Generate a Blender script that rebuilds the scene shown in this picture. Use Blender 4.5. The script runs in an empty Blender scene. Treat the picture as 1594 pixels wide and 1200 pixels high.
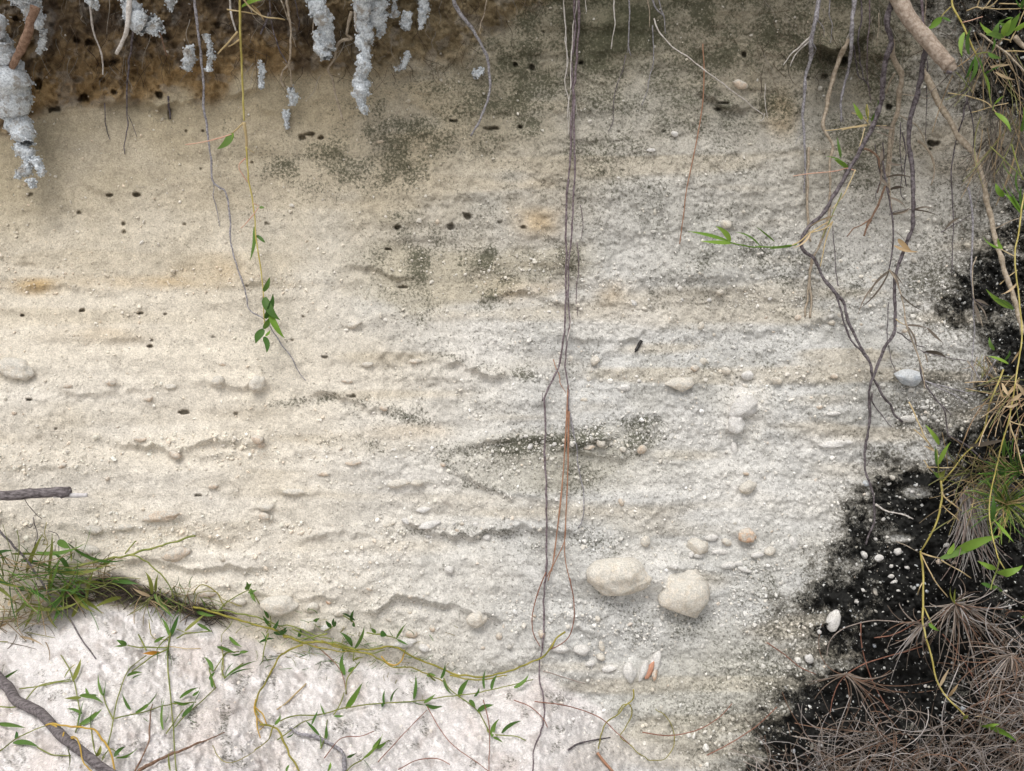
import bpy, math, random
import numpy as np
from mathutils import Vector, Matrix

R = math.radians
rng = np.random.default_rng(11)
random.seed(11)
SC = bpy.context.scene
COL = SC.collection

# ------------------------------------------------------------------ camera, sky, sun, exposure
CAM_D = 1.25                       # metres from the lens to the mean plane of the bank
CU, CV, PPM = 797.0, 600.0, 1000.0  # photo centre, photo pixels per metre on that plane
cam = bpy.data.cameras.new('camera')
cam.sensor_width = 36.0
cam.lens = 36.0 * CAM_D / 1.594
cam.clip_start = 0.02
cam.clip_end = 400.0
cam_ob = bpy.data.objects.new('camera', cam)
COL.objects.link(cam_ob)
cam_ob.location = (0, -CAM_D, 0)
cam_ob.rotation_euler = (R(90), 0, 0)
SC.camera = cam_ob

SUN_EL, SUN_AZ = 56.0, -18.0       # azimuth: 0 = straight behind the camera, negative = to its left
world = bpy.data.worlds.new('World')
SC.world = world
world.use_nodes = True
wn = world.node_tree
wn.nodes.clear()
w_out = wn.nodes.new('ShaderNodeOutputWorld')
w_bg = wn.nodes.new('ShaderNodeBackground')
w_sky = wn.nodes.new('ShaderNodeTexSky')
w_sky.sky_type = 'NISHITA'
w_sky.sun_disc = False
w_sky.sun_elevation = R(SUN_EL)
w_sky.sun_rotation = R(180 - SUN_AZ)
w_sky.dust_density = 4.0
w_sky.ozone_density = 0.6
w_hs = wn.nodes.new('ShaderNodeHueSaturation')
w_hs.inputs['Saturation'].default_value = 0.28   # a thin overcast: the sky is nearly white
wn.links.new(w_sky.outputs['Color'], w_hs.inputs['Color'])
wn.links.new(w_hs.outputs['Color'], w_bg.inputs['Color'])
w_bg.inputs['Strength'].default_value = 0.13
wn.links.new(w_bg.outputs['Background'], w_out.inputs['Surface'])

sun = bpy.data.lights.new('sun', 'SUN')
sun.energy = 1.0
sun.angle = R(30)
sun.color = (1.0, 0.96, 0.9)
sun_ob = bpy.data.objects.new('sun', sun)
COL.objects.link(sun_ob)
_d = Vector((math.sin(R(SUN_AZ)) * math.cos(R(SUN_EL)), -math.cos(R(SUN_AZ)) * math.cos(R(SUN_EL)), math.sin(R(SUN_EL))))
sun_ob.rotation_euler = _d.to_track_quat('Z', 'Y').to_euler()
sun_ob.location = _d * 5

SC.view_settings.view_transform = 'Standard'
SC.view_settings.look = 'None'
SC.view_settings.gamma = 1.0
SC.view_settings.use_curve_mapping = False
SC.view_settings.exposure = 0.57
SC.cycles.max_bounces = 6
SC.cycles.diffuse_bounces = 3
SC.cycles.use_denoising = True

# ------------------------------------------------------------------ small helpers
_T = rng.random((512, 512))


def vnoise(x, y, k=0):
    """value noise on a 512 lattice, 0..1"""
    x = np.asarray(x, float) + 37.7 * k
    y = np.asarray(y, float) + 91.3 * k
    xi = np.floor(x).astype(int)
    yi = np.floor(y).astype(int)
    fx, fy = x - xi, y - yi
    fx = fx * fx * fx * (fx * (fx * 6 - 15) + 10)
    fy = fy * fy * fy * (fy * (fy * 6 - 15) + 10)
    a = _T[yi & 511, xi & 511]
    b = _T[yi & 511, (xi + 1) & 511]
    c = _T[(yi + 1) & 511, xi & 511]
    d = _T[(yi + 1) & 511, (xi + 1) & 511]
    return (a * (1 - fx) + b * fx) * (1 - fy) + (c * (1 - fx) + d * fx) * fy


def fbm(u, v, s, octv=4, k=0, asp=1.0, gain=0.5):
    """fractal noise, mean 0, about -1..1; s = feature size in photo pixels, asp stretches it along u"""
    t, amp, tot = 0.0, 1.0, 0.0
    for i in range(octv):
        c, sn = math.cos(0.6 * i), math.sin(0.6 * i) / max(asp, 1.0)
        t = t + amp * (vnoise((u / asp * c + v * sn) / s, (v * c - u * sn / asp) / s, k + 7 * i) * 2 - 1)
        tot += amp
        amp *= gain
        s *= 0.5
    return t / tot * 1.6


def sstep(a, b, x):
    t = np.clip((x - a) / (b - a), 0, 1)
    return t * t * (3 - 2 * t)


def line(u, pts):
    p = np.array(pts, float)
    return np.interp(u, p[:, 0], p[:, 1])


def blob(u, v, cu, cv, ru, rv, ang=0.0, soft=0.6):
    """soft ellipse mask 0..1"""
    a = R(ang)
    du, dv = u - cu, v - cv
    x = (du * math.cos(a) + dv * math.sin(a)) / ru
    y = (-du * math.sin(a) + dv * math.cos(a)) / rv
    return 1 - sstep(1 - soft, 1 + soft, np.sqrt(x * x + y * y))


def tagged(o, label=None, cat=None, group=None, kind=None):
    if label: o['label'] = label
    if cat: o['category'] = cat
    if group: o['group'] = group
    if kind: o['kind'] = kind
    return o

# ------------------------------------------------------------------ the bank: relief and colour zones
CONTACT = [(-600, 1000), (0, 982), (60, 968), (110, 944), (150, 926), (190, 926), (240, 940), (300, 958), (370, 972), (430, 1000), (520, 1013),
           (600, 1032), (680, 1054), (760, 1058), (840, 1046), (880, 1064), (930, 1096), (1000, 1140), (1080, 1180), (1180, 1215), (2200, 1330)]
SOIL = [(-600, 230), (0, 205), (40, 195), (70, 168), (130, 158), (200, 150), (250, 152), (330, 150), (400, 128), (450, 118), (600, 112), (700, 92),
        (770, 55), (850, 10), (900, -30), (2200, -60)]
# lips: bedding ledges that overhang a little: (line, half-thickness px, height m)
LEDGES = [
    ([(-300, 735), (0, 728), (60, 724), (110, 718), (135, 698), (190, 692), (260, 690), (330, 684), (400, 690), (470, 694)], 26, .011),
    ([(230, 700), (300, 706), (350, 712), (420, 706), (500, 700)], 12, .005),
    ([(-300, 812), (0, 806), (80, 812), (140, 826), (210, 824), (250, 806), (300, 818), (330, 836), (400, 838), (480, 830), (570, 834)], 30, .014),
    ([(560, 806), (640, 812), (700, 826), (740, 826), (800, 816), (900, 822)], 16, .008),
    ([(600, 752), (640, 760), (660, 757)], 16, .009),
    ([(420, 762), (450, 770), (480, 771), (510, 750)], 14, .008),
    ([(680, 556), (715, 556), (760, 574), (800, 584), (845, 590)], 22, .014),
    ([(430, 642), (446, 628), (480, 618), (545, 615), (600, 634), (660, 660), (700, 720), (740, 750), (790, 766), (860, 768), (930, 756)], 20, .007),
    ([(700, 700), (760, 690), (830, 682), (900, 680), (980, 676), (1030, 655), (1090, 652)], 13, .009),
    ([(880, 704), (930, 706), (1000, 706)], 10, .007),
    ([(540, 946), (620, 934), (680, 938), (740, 948), (800, 954), (870, 962), (930, 974), (1000, 985)], 22, .011),
    ([(1010, 888), (1060, 878), (1130, 880), (1200, 870)], 18, .006),
    ([(-300, 880), (0, 870), (90, 880), (160, 862), (240, 868), (300, 880), (380, 876), (470, 884)], 20, .010),
    ([(200, 908), (280, 914), (360, 920), (430, 930), (520, 926)], 16, .009),
    ([(0, 436), (60, 446), (140, 452), (240, 448), (330, 446), (430, 440)], 14, .005),
    ([(-100, 480), (100, 488), (220, 482), (330, 470), (430, 462), (520, 452)], 15, .004),
    ([(0, 540), (60, 535), (160, 524), (230, 520)], 18, .004),
    ([(540, 414), (620, 424), (720, 432), (800, 414), (890, 412)], 16, .006),
    ([(760, 470), (820, 456), (900, 470), (1000, 478), (1090, 462), (1170, 448)], 13, .006),
    ([(1050, 430), (1100, 432), (1160, 420), (1240, 432)], 12, .006),
    ([(1180, 470), (1260, 462), (1350, 466), (1440, 446), (1530, 452)], 12, .007),
    ([(1020, 510), (1080, 506), (1150, 512), (1240, 506), (1330, 500), (1450, 486)], 12, .006),
    ([(880, 524), (960, 524), (1010, 516), (1060, 500)], 12, .006),
    ([(620, 116), (660, 112), (700, 100), (735, 86)], 26, .016),
    ([(380, 160), (420, 168), (455, 174), (485, 158), (505, 140)], 18, .010),
    ([(1090, 150), (1130, 164), (1180, 166)], 18, .010),
    ([(1262, 62), (1310, 68), (1346, 56)], 34, .045),
    ([(1340, 84), (1370, 92), (1400, 108), (1440, 96)], 26, .022),
    ([(560, 560), (600, 548), (650, 542)], 14, .005),
    ([(80, 600), (160, 604), (260, 598), (360, 602), (430, 600)], 16, .005),
    ([(1240, 690), (1290, 698), (1330, 700)], 14, .006),
    ([(100, 258), (140, 282), (170, 300)], 22, .006),
    ([(20, 160), (100, 152), (150, 162), (210, 152), (260, 160), (330, 152), (400, 136)], 22, .016),
    ([(20, 90), (120, 80), (200, 86), (300, 72), (400, 66)], 26, .014),
    ([(30, 40), (130, 60), (220, 44), (330, 40), (430, 28)], 20, .010),
    ([(1140, 770), (1185, 780), (1230, 776)], 14, .005),
]
HOLES = [(48, 303, 6, 4), (172, 304, 9, 4), (212, 303, 7, 5), (123, 331, 5, 5), (193, 349, 4, 4), (194, 362, 5, 4), (287, 349, 4, 3),
         (35, 491, 6, 3), (127, 484, 8, 4), (218, 488, 7, 3), (257, 489, 5, 3), (237, 530, 4, 3), (235, 539, 6, 4), (332, 525, 6, 3),
         (32, 585, 6, 5), (618, 354, 8, 6), (703, 352, 7, 7), (728, 337, 7, 7), (815, 354, 7, 4), (778, 346, 5, 4), (1158, 85, 6, 8),
         (810, 198, 6, 5), (846, 50, 4, 3), (470, 213, 9, 6), (484, 209, 9, 4), (499, 215, 9, 5), (765, 200, 15, 4), (705, 188, 9, 3),
         (1125, 160, 18, 4), (130, 152, 10, 10), (178, 144, 10, 8), (160, 123, 8, 7), (248, 148, 8, 7), (290, 204, 5, 4), (316, 204, 5, 4),
         (1257, 121, 5, 6), (1283, 119, 7, 6), (1384, 166, 6, 6), (45, 622, 7, 4), (285, 642, 12, 5), (367, 644, 6, 5), (87, 667, 4, 3),
         (310, 771, 9, 3), (548, 617, 8, 4), (505, 555, 9, 3), (264, 176, 4, 16), (338, 40, 6, 8), (140, 66, 10, 7), (120, 64, 9, 7),
         (60, 130, 10, 14), (86, 170, 14, 8), (24, 28, 7, 6), (170, 98, 12, 7), (1032, 205, 4, 3), (963, 205, 3, 3), (393, 253, 4, 4),
         (313, 263, 4, 3), (415, 349, 4, 3), (385, 445, 5, 3), (472, 493, 4, 3), (455, 529, 4, 3), (1310, 95, 18, 7), (905, 98, 5, 4),
         (802, 100, 8, 6), (828, 105, 6, 5), (1085, 215, 6, 3), (1115, 170, 8, 3), (603, 388, 6, 3), (626, 447, 10, 4), (1450, 224, 12, 8)]

# stones that can be told apart: u, v, width, height, tilt, material, how proud, mesh detail, label
NAMED = [
    (970, 898, 104, 64, -3, 'stone', .36, 4, 'large rounded cream boulder of coral, wide and flat topped'),
    (1066, 919, 88, 72, 22, 'stone', .40, 4, 'large rounded cream coral boulder beside the wide one'),
    (745, 964, 32, 27, 10, 'stone', .75, 3, 'smooth oval cream pebble standing out of the sand'),
    (440, 943, 58, 36, 0, 'stone', .5, 3, 'broad cream stone above the creeping vine'),
    (1060, 597, 50, 22, 3, 'stone', .6, 3, 'long oval pale stone in the middle of the bank'),
    (1158, 634, 42, 34, 25, 'stone_white', .45, 3, 'chalky white lump with a knob below it'),
    (1144, 658, 26, 30, 0, 'stone_white', .6, 3, None),
    (1143, 697, 11, 23, 4, 'stone_white', .7, 2, 'small upright finger of white coral'),
    (1166, 758, 28, 21, 22, 'stone', .75, 3, 'oval cream pebble in clean grey sand'),
    (1161, 832, 28, 21, -8, 'stone_orange', .7, 3, 'orange lump of coral'),
    (1086, 850, 34, 28, 0, 'stone', .5, 3, None),
    (403, 596, 27, 25, 40, 'stone', .65, 3, 'pale double pebble in the smooth left sand'),
    (339, 594, 19, 15, 0, 'stone', .65, 2, None),
    (22, 571, 58, 30, -18, 'stone', .55, 3, 'long tilted cream stone with a burrow beneath it'),
    (274, 708, 20, 14, -15, 'stone_pink', .75, 2, 'small buff pebble under a sand ledge'),
    (219, 683, 23, 10, -5, 'stone_pink', .55, 2, None),
    (1415, 586, 46, 26, 6, 'stone_blue', .6, 3, 'blue-grey stone at the edge of the black crust'),
    (1298, 962, 19, 35, -14, 'stone_white', 1.05, 3, 'tall white stone standing on the black crust'),
    (1399, 859, 14, 13, 0, 'stone_white', 1.0, 2, None),
    (1367, 868, 15, 10, 15, 'stone_white', 1.0, 2, None),
    (1345, 863, 11, 12, 0, 'stone_white', 1.0, 2, None),
    (1413, 883, 10, 6, 10, 'stone_white', 1.0, 2, None),
    (1473, 848, 10, 7, 35, 'stone_white', 1.0, 2, None),
    (1420, 765, 8, 5, 40, 'stone_white', .7, 2, None),
    (905, 1011, 27, 17, 12, 'stone_white', .65, 3, None),
    (872, 1010, 26, 14, -5, 'stone_white', .55, 2, None),
    (937, 1006, 8, 19, 15, 'stone', .7, 2, None),
    (935, 1022, 15, 13, 20, 'stone', .75, 2, 'small round cream pebble among white fragments'),
    (921, 1033, 18, 11, 10, 'stone_white', .6, 2, None),
    (946, 1041, 22, 12, 0, 'stone_white', .5, 2, None),
    (982, 1047, 20, 34, 12, 'stone_white', .5, 3, None),
    (253, 803, 50, 19, 8, 'stone_pink', .45, 3, 'buff slab jutting out of a sand ledge'),
    (148, 824, 30, 15, -10, 'stone', .5, 2, None), (195, 821, 28, 11, 5, 'stone', .5, 2, None), (136, 858, 34, 16, -5, 'stone', .45, 2, None),
    (278, 862, 44, 24, 14, 'stone_pink', .45, 3, 'broad pinkish slab low on the left'),
    (346, 868, 16, 9, -30, 'stone', .5, 2, None), (402, 684, 20, 17, 0, 'stone_pink', .6, 2, None), (408, 693, 14, 10, 0, 'stone_pink', .6, 2, None),
    (549, 721, 24, 9, 0, 'stone_pink', .55, 2, None), (503, 737, 18, 7, 0, 'stone_pink', .5, 2, None), (460, 765, 42, 12, 2, 'stone', .45, 2, None),
    (415, 789, 27, 14, 8, 'stone', .6, 2, None), (411, 804, 18, 11, -25, 'stone_pink', .7, 2, None), (618, 753, 34, 13, 3, 'stone', .5, 2, None),
    (650, 752, 18, 11, 0, 'stone', .5, 2, None), (660, 793, 26, 10, 10, 'stone_white', .45, 2, None), (668, 818, 34, 12, 12, 'stone_white', .45, 2, None),
    (597, 635, 15, 8, -10, 'stone_pink', .65, 2, None), (690, 723, 9, 9, 0, 'stone_pink', .7, 2, None), (700, 886, 15, 15, 20, 'stone_white', .65, 2, None),
    (971, 602, 19, 11, 0, 'stone_white', .6, 2, None), (936, 689, 15, 16, 10, 'stone', .7, 2, 'small cream fragment under the dark algae band'),
    (917, 697, 17, 7, 5, 'stone_pink', .65, 2, None), (998, 698, 15, 13, 30, 'stone_pink', .7, 2, None), (970, 699, 11, 10, 0, 'stone', .7, 2, None),
    (1161, 737, 11, 6, 0, 'stone_pink', .7, 2, None), (967, 781, 10, 12, 0, 'stone_pink', .75, 2, None), (1005, 843, 13, 19, -12, 'stone', .65, 2, None),
    (1108, 837, 18, 11, 5, 'stone_white', .6, 2, None), (1131, 843, 18, 12, 0, 'stone', .6, 2, None), (1181, 864, 22, 11, 8, 'stone_white', .65, 2, None),
    (1133, 879, 21, 11, 5, 'stone_white', .6, 2, None), (1120, 858, 24, 9, 0, 'stone_white', .6, 2, None), (1149, 876, 13, 8, 0, 'stone_white', .6, 2, None),
    (1160, 887, 24, 8, -15, 'stone_white', .6, 2, None), (1088, 865, 14, 9, 0, 'stone_white', .65, 2, None), (1076, 864, 9, 9, 0, 'stone_white', .65, 2, None),
    (925, 562, 14, 15, 0, 'stone', .65, 2, None), (573, 567, 18, 10, 10, 'stone', .6, 2, None), (646, 563, 18, 7, 0, 'stone_pink', .6, 2, None),
    (550, 505, 22, 13, 10, 'stone', .3, 2, None), (540, 593, 20, 7, 0, 'stone_pink', .45, 2, None), (1163, 582, 18, 15, 0, 'stone_white', .65, 2, None),
    (1131, 577, 15, 14, 0, 'stone', .6, 2, None), (1091, 506, 10, 13, -20, 'stone', .65, 2, None), (1104, 467, 7, 6, 0, 'stone_white', .7, 2, None),
    (1131, 349, 18, 16, 0, 'stone', .55, 2, None), (1152, 131, 28, 13, -12, 'stone_pink', .55, 2, 'pale oval stone near the brown soil'),
    (1050, 208, 13, 9, 0, 'stone_white', .6, 2, None), (1015, 234, 15, 6, 0, 'stone_white', .6, 2, None),
    (175, 596, 18, 11, 0, 'stone_pink', .6, 2, None), (264, 601, 20, 8, 0, 'stone', .4, 2, None), (232, 620, 15, 10, 10, 'stone_pink', .6, 2, None),
    (333, 757, 14, 9, 10, 'stone_pink', .65, 2, None), (23, 643, 9, 7, 0, 'stone_pink', .6, 2, None), (167, 745, 7, 7, 0, 'stone_pink', .7, 2, None),
    (340, 600, 12, 8, 0, 'stone', .5, 2, None), (104, 600, 16, 7, 0, 'stone_pink', .4, 2, None), (345, 566, 12, 6, 0, 'stone_pink', .4, 2, None),
    (484, 944, 22, 16, 20, 'stone', .5, 2, None), (512, 937, 9, 8, 0, 'stone_orange', .45, 2, 'small red fleck of coral above the vine'),
    (530, 952, 22, 12, 20, 'stone', .45, 2, None), (640, 985, 17, 13, 0, 'stone_pink', .6, 2, None), (632, 1001, 32, 15, 10, 'stone_white', .5, 2, None),
    (660, 1008, 20, 13, 0, 'stone_white', .5, 2, None), (480, 974, 34, 20, 0, 'stone', .45, 2, None), (507, 978, 16, 9, 0, 'stone_white', .5, 2, None),
    (372, 935, 26, 14, 0, 'stone', .45, 2, None), (320, 925, 30, 12, 0, 'stone_pink', .4, 2, None), (140, 925, 20, 11, -25, 'stone_pink', .6, 2, None),
    (1413, 650, 22, 11, -5, 'stone_white', .5, 2, None), (1440, 634, 15, 6, 3, 'stone_white', .6, 2, None), (1455, 649, 8, 7, 0, 'stone_white', .7, 2, None),
    (1438, 651, 9, 7, 0, 'stone_white', .7, 2, None), (1298, 644, 19, 7, 3, 'stone_white', .6, 2, None), (1277, 634, 12, 7, 0, 'stone_pink', .5, 2, None),
    (1300, 692, 52, 12, 4, 'stone_white', .35, 3, None), (1389, 743, 10, 8, 0, 'stone', .7, 2, None), (1383, 753, 7, 6, 0, 'stone_white', .7, 2, None),
    (1198, 859, 18, 13, 5, 'stone', .6, 2, None), (1233, 843, 12, 22, 20, 'stone_white', .35, 2, None), (1349, 752, 12, 11, 0, 'stone_blue', .45, 2, None),
    (1211, 592, 16, 14, 0, 'stone', .6, 2, None), (1299, 585, 14, 10, 0, 'stone_pink', .5, 2, None), (1392, 906, 11, 7, 20, 'stone_white', .7, 2, None),
    (1387, 897, 9, 7, 0, 'stone_white', .7, 2, None), (1335, 937, 11, 6, 0, 'stone_white', .6, 2, None), (1363, 921, 10, 12, 30, 'stone', .7, 2, None),
    (1332, 936, 8, 6, 0, 'stone_white', .7, 2, None), (1236, 1169, 8, 8, 0, 'stone_blue', .7, 2, None), (1500, 1102, 13, 9, 20, 'stone_blue', .6, 2, None),
    (1441, 1068, 6, 6, 0, 'stone_white', .7, 2, None), (1275, 983, 7, 7, 0, 'stone_white', .7, 2, None), (1258, 1022, 12, 18, 20, 'stone_white', .45, 2, None),
    (1461, 872, 12, 10, 0, 'stone_pink', .5, 2, None), (1485, 875, 7, 6, 0, 'stone_pink', .5, 2, None), (1411, 883, 7, 5, 0, 'stone_white', .6, 2, None),
]


def v_small(a, b):
    return a * b < 45


def relief(u, v):
    """metres the surface stands out towards the camera from the mean plane"""
    c = line(u, CONTACT)
    below = v - c
    # concave face: leans out at the foot, overhangs at the top where the roots hang out of the soil
    P = .065 * sstep(300, 1050, v)
    P = P + .05 * sstep(190, -40, v) * (.5 + .7 * sstep(800, 500, u)) + .13 * sstep(-10, -260, v)
    P = P + .09 * sstep(1330, 1640, u) + .03 * sstep(400, -100, u) + .12 * sstep(1640, 2100, u)
    # sand that has slumped against the foot
    slope = (0.00125 - .00045 * sstep(800, 1300, u))
    P = P + slope * np.maximum(below, 0) * sstep(-10, 60, below) - .010 * blob(u, v, 160, 910, 40, 9) - .008 * np.exp(-(below / 16) ** 2) * sstep(950, 800, u)
    P = P + .020 * fbm(u, v, 330, 3, 1)
    left = sstep(760, 380, u)
    wall = sstep(25, -25, below)
    soil = sstep(25, -30, v - line(u, SOIL) - 18 * fbm(u, v, 60, 3, 5))
    # bedding
    P = P + wall * ((.0026 - .0012 * left) * fbm(u, v, 22, 3, 2, 9.0) + .0022 * fbm(u, v, 60, 3, 3, 4.0))
    for i, (pts, th, h) in enumerate(LEDGES):
        p = np.array(pts, float)
        m = (u > p[0, 0] - 30) & (u < p[-1, 0] + 30) & (v > p[:, 1].min() - 4 * th - 14) & (v < p[:, 1].max() + 40)
        if not m.any():
            continue
        uu, vv = u[m], v[m]
        lv = line(uu, pts) + 9 * fbm(uu, uu * 0, 70, 2, 20 + i) + 4 * fbm(uu, uu * 0, 12, 2, 60 + i)
        d = vv - lv
        fade = sstep(p[0, 0] - 25, p[0, 0] + 30, uu) * sstep(p[-1, 0] + 25, p[-1, 0] - 30, uu)
        amp = np.clip(.55 + 1.2 * fbm(uu, uu * 0, 75, 3, 100 + i), 0, 1.5) * (1 - .35 * sstep(560, 380, uu))
        prof = np.where(d < 0, np.exp(d / th), np.clip(1 - d / 9, 0, 1) ** 1.3 - .35 * np.exp(-((d - 11) / 9) ** 2))
        P[m] += .85 * h * amp * fade * prof * (0.35 + 0.65 * sstep(-3.2 * th, 0, d))
    # scar that cuts the middle of the face
    scar = blob(u, v, 860, 660, 190, 110, 12, .35)
    P = P - .006 * scar
    # crumbly grain
    g = .55 + .45 * sstep(-.3, .5, fbm(u, v, 120, 2, 8))
    P = P + g * ((.0026 - .0010 * left) * fbm(u, v, 22, 3, 9) + (.0014 - .0008 * left) * fbm(u, v, 9, 2, 10))
    cr = 1 - np.abs(fbm(u, v, 16, 3, 12))
    P = P + .0014 * cr * (1 - .6 * left)
    P = P + soil * (.013 * fbm(u, v, 46, 4, 13) + .007 * fbm(u, v, 15, 3, 14) + .004 * fbm(u, v, 6, 2, 15))
    tal = sstep(0, 40, below)
    P = P + tal * (.010 * fbm(u, v, 90, 3, 15) + .004 * fbm(u, v, 26, 3, 16) + .0038 * fbm(u, v, 10, 3, 17))
    P = P + (.0008 + .0013 * sstep(500, 900, u)) * (vnoise(u / 2.9, v / 2.9, 18) - .5)
    blk = sstep(.4, .6, crust_mask(u, v))
    P = P + blk * (.009 * fbm(u, v, 30, 3, 19) + .007 * fbm(u, v, 10, 2, 20) + .003 * fbm(u, v, 4, 2, 21))
    for (su, sv, w, h, ang, mt, pr, sub, lb) in NAMED:
        m = (np.abs(u - su) < 2.2 * w + 4) & (np.abs(v - sv) < 2.2 * h + 4)
        if w < 12 or not m.any():
            continue
        uu, vv = u[m], v[m]
        q = ((uu - su) / w) ** 2 + ((vv - sv) / h) ** 2
        und = ((uu - su) / w / .75) ** 2 + ((vv - sv - .55 * h) / h / .3) ** 2
        P[m] += min(w, h) / 1000 * (.22 * np.exp(-q / .45) - .16 * np.exp(-und))
    for i, (hu, hv, a, b) in enumerate(HOLES):
        k = .70 + .25 * ((i * 7) % 5) / 4
        a, b = a * k, b * k
        m = (np.abs(u - hu) < 3 * a + 4) & (np.abs(v - hv) < 3 * b + 4)
        if not m.any():
            continue
        uu, vv = u[m], v[m]
        wob = 1.35 + .45 * fbm(uu, vv, 7, 2, 30 + i)
        rr = np.sqrt(((uu - hu) / a) ** 2 + ((vv - hv) / b) ** 2) * wob
        lip = np.clip((vv - hv) / b * .5 + .5, 0, 1)                # steep under the upper rim, running out below
        P[m] -= ((.0045 + .0012 * min(a, b)) if a * b < 16 else (.008 + .0022 * min(a, b))) * sstep(1.2, .75, rr) * (1 - (.55 if v_small(a, b) else .25) * lip)
    return P


def crust_mask(u, v):
    """black crust on the damp corner of the bank, 0..1"""
    w = 34 * fbm(u, v, 90, 4, 40) + 30 * fbm(u, v, 17, 3, 41)
    edge = line(v, [(-400, 1470), (-60, 1500), (60, 1520), (140, 1540), (230, 1570), (300, 1575), (360, 1560), (420, 1535), (470, 1515), (520, 1525), (560, 1545),
                    (600, 1520), (640, 1500), (680, 1470), (715, 1412), (760, 1388), (800, 1376), (838, 1374), (850, 1335), (880, 1302), (905, 1286),
                    (935, 1250), (960, 1296), (1000, 1325), (1040, 1330), (1060, 1290), (1085, 1262), (1110, 1236), (1160, 1196), (1200, 1180), (1600, 1100)])
    m = sstep(-150, 80, u - edge + w) * (1 - .10 * sstep(140, 230, v) * sstep(640, 560, v))
    m = m * (1 - .32 * sstep(.25, .7, fbm(u, v, 38, 3, 43)))
    m = m * (1 - .75 * blob(u, v, 1426, 766, 26, 10)) * (1 - .7 * blob(u, v, 1402, 838, 18, 8)) * (1 - .6 * blob(u, v, 1540, 780, 50, 40))
    m = m * (1 - .55 * blob(u, v, 1500, 640, 40, 30)) * (1 - .5 * blob(u, v, 1440, 700, 40, 30))
    m = m * (1 - .45 * blob(u, v, 1550, 250, 60, 70)) * (1 - .65 * blob(u, v, 1480, 560, 50, 45))
    m = np.maximum(m, .34 * blob(u, v, 1490, 430, 90, 60))
    m = np.maximum(m, .38 * blob(u, v, 1230, 960, 70, 26, -20))
    m = np.maximum(m, .40 * blob(u, v, 1470, 620, 80, 80))
    return m


ALGAE = [(470, 258, 110, 52, 0, .74), (600, 225, 120, 70, 0, .74), (700, 150, 120, 110, 0, .76), (540, 275, 60, 26, 0, .8), (650, 395, 90, 60, 0, .78),
         (780, 408, 120, 30, 0, .86), (655, 465, 60, 34, 0, .76), (760, 466, 110, 20, -8, .66), (945, 60, 130, 70, 0, .95), (975, 20, 60, 50, 0, 1.0), (860, 150, 130, 100, 0, .64),
         (1060, 90, 110, 70, 0, .6), (1080, 240, 260, 120, 0, .5), (1150, 395, 60, 34, 0, .72), (1250, 220, 70, 80, 0, .66), (870, 690, 180, 18, -4, 1.0),
         (960, 660, 110, 14, -6, .75), (790, 578, 70, 11, 12, .95), (740, 752, 60, 12, 22, .62), (850, 762, 90, 12, 0, .62), (880, 730, 90, 40, 0, .52),
         (1450, 430, 110, 50, 0, .66), (1330, 440, 160, 40, 0, .56), (1230, 440, 70, 60, 0, .6), (490, 622, 70, 9, -6, .8), (600, 636, 80, 12, 22, .8), (770, 760, 90, 9, 6, .9), (710, 735, 40, 9, 40, .85), (960, 690, 60, 14, 0, .95), (1010, 655, 70, 14, -6, .85),
         (560, 690, 90, 14, 10, .5), (720, 828, 130, 12, 0, .62), (905, 850, 60, 40, 0, .58), (1000, 960, 160, 40, 12, .52), (1250, 1020, 120, 90, 0, .6),
         (1120, 1090, 160, 60, 0, .5), (1220, 900, 90, 50, 0, .5), (640, 660, 120, 30, 20, .5), (1180, 560, 180, 70, 0, .42), (1380, 700, 80, 120, 0, .5),
         (860, 575, 60, 20, 0, .5), (1420, 160, 60, 70, 0, .6), (1310, 110, 60, 60, 0, .62), (1330, 20, 30, 30, 0, .9), (730, 560, 70, 8, 8, .6), (560, 940, 40, 8, 0, .45)]


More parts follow.
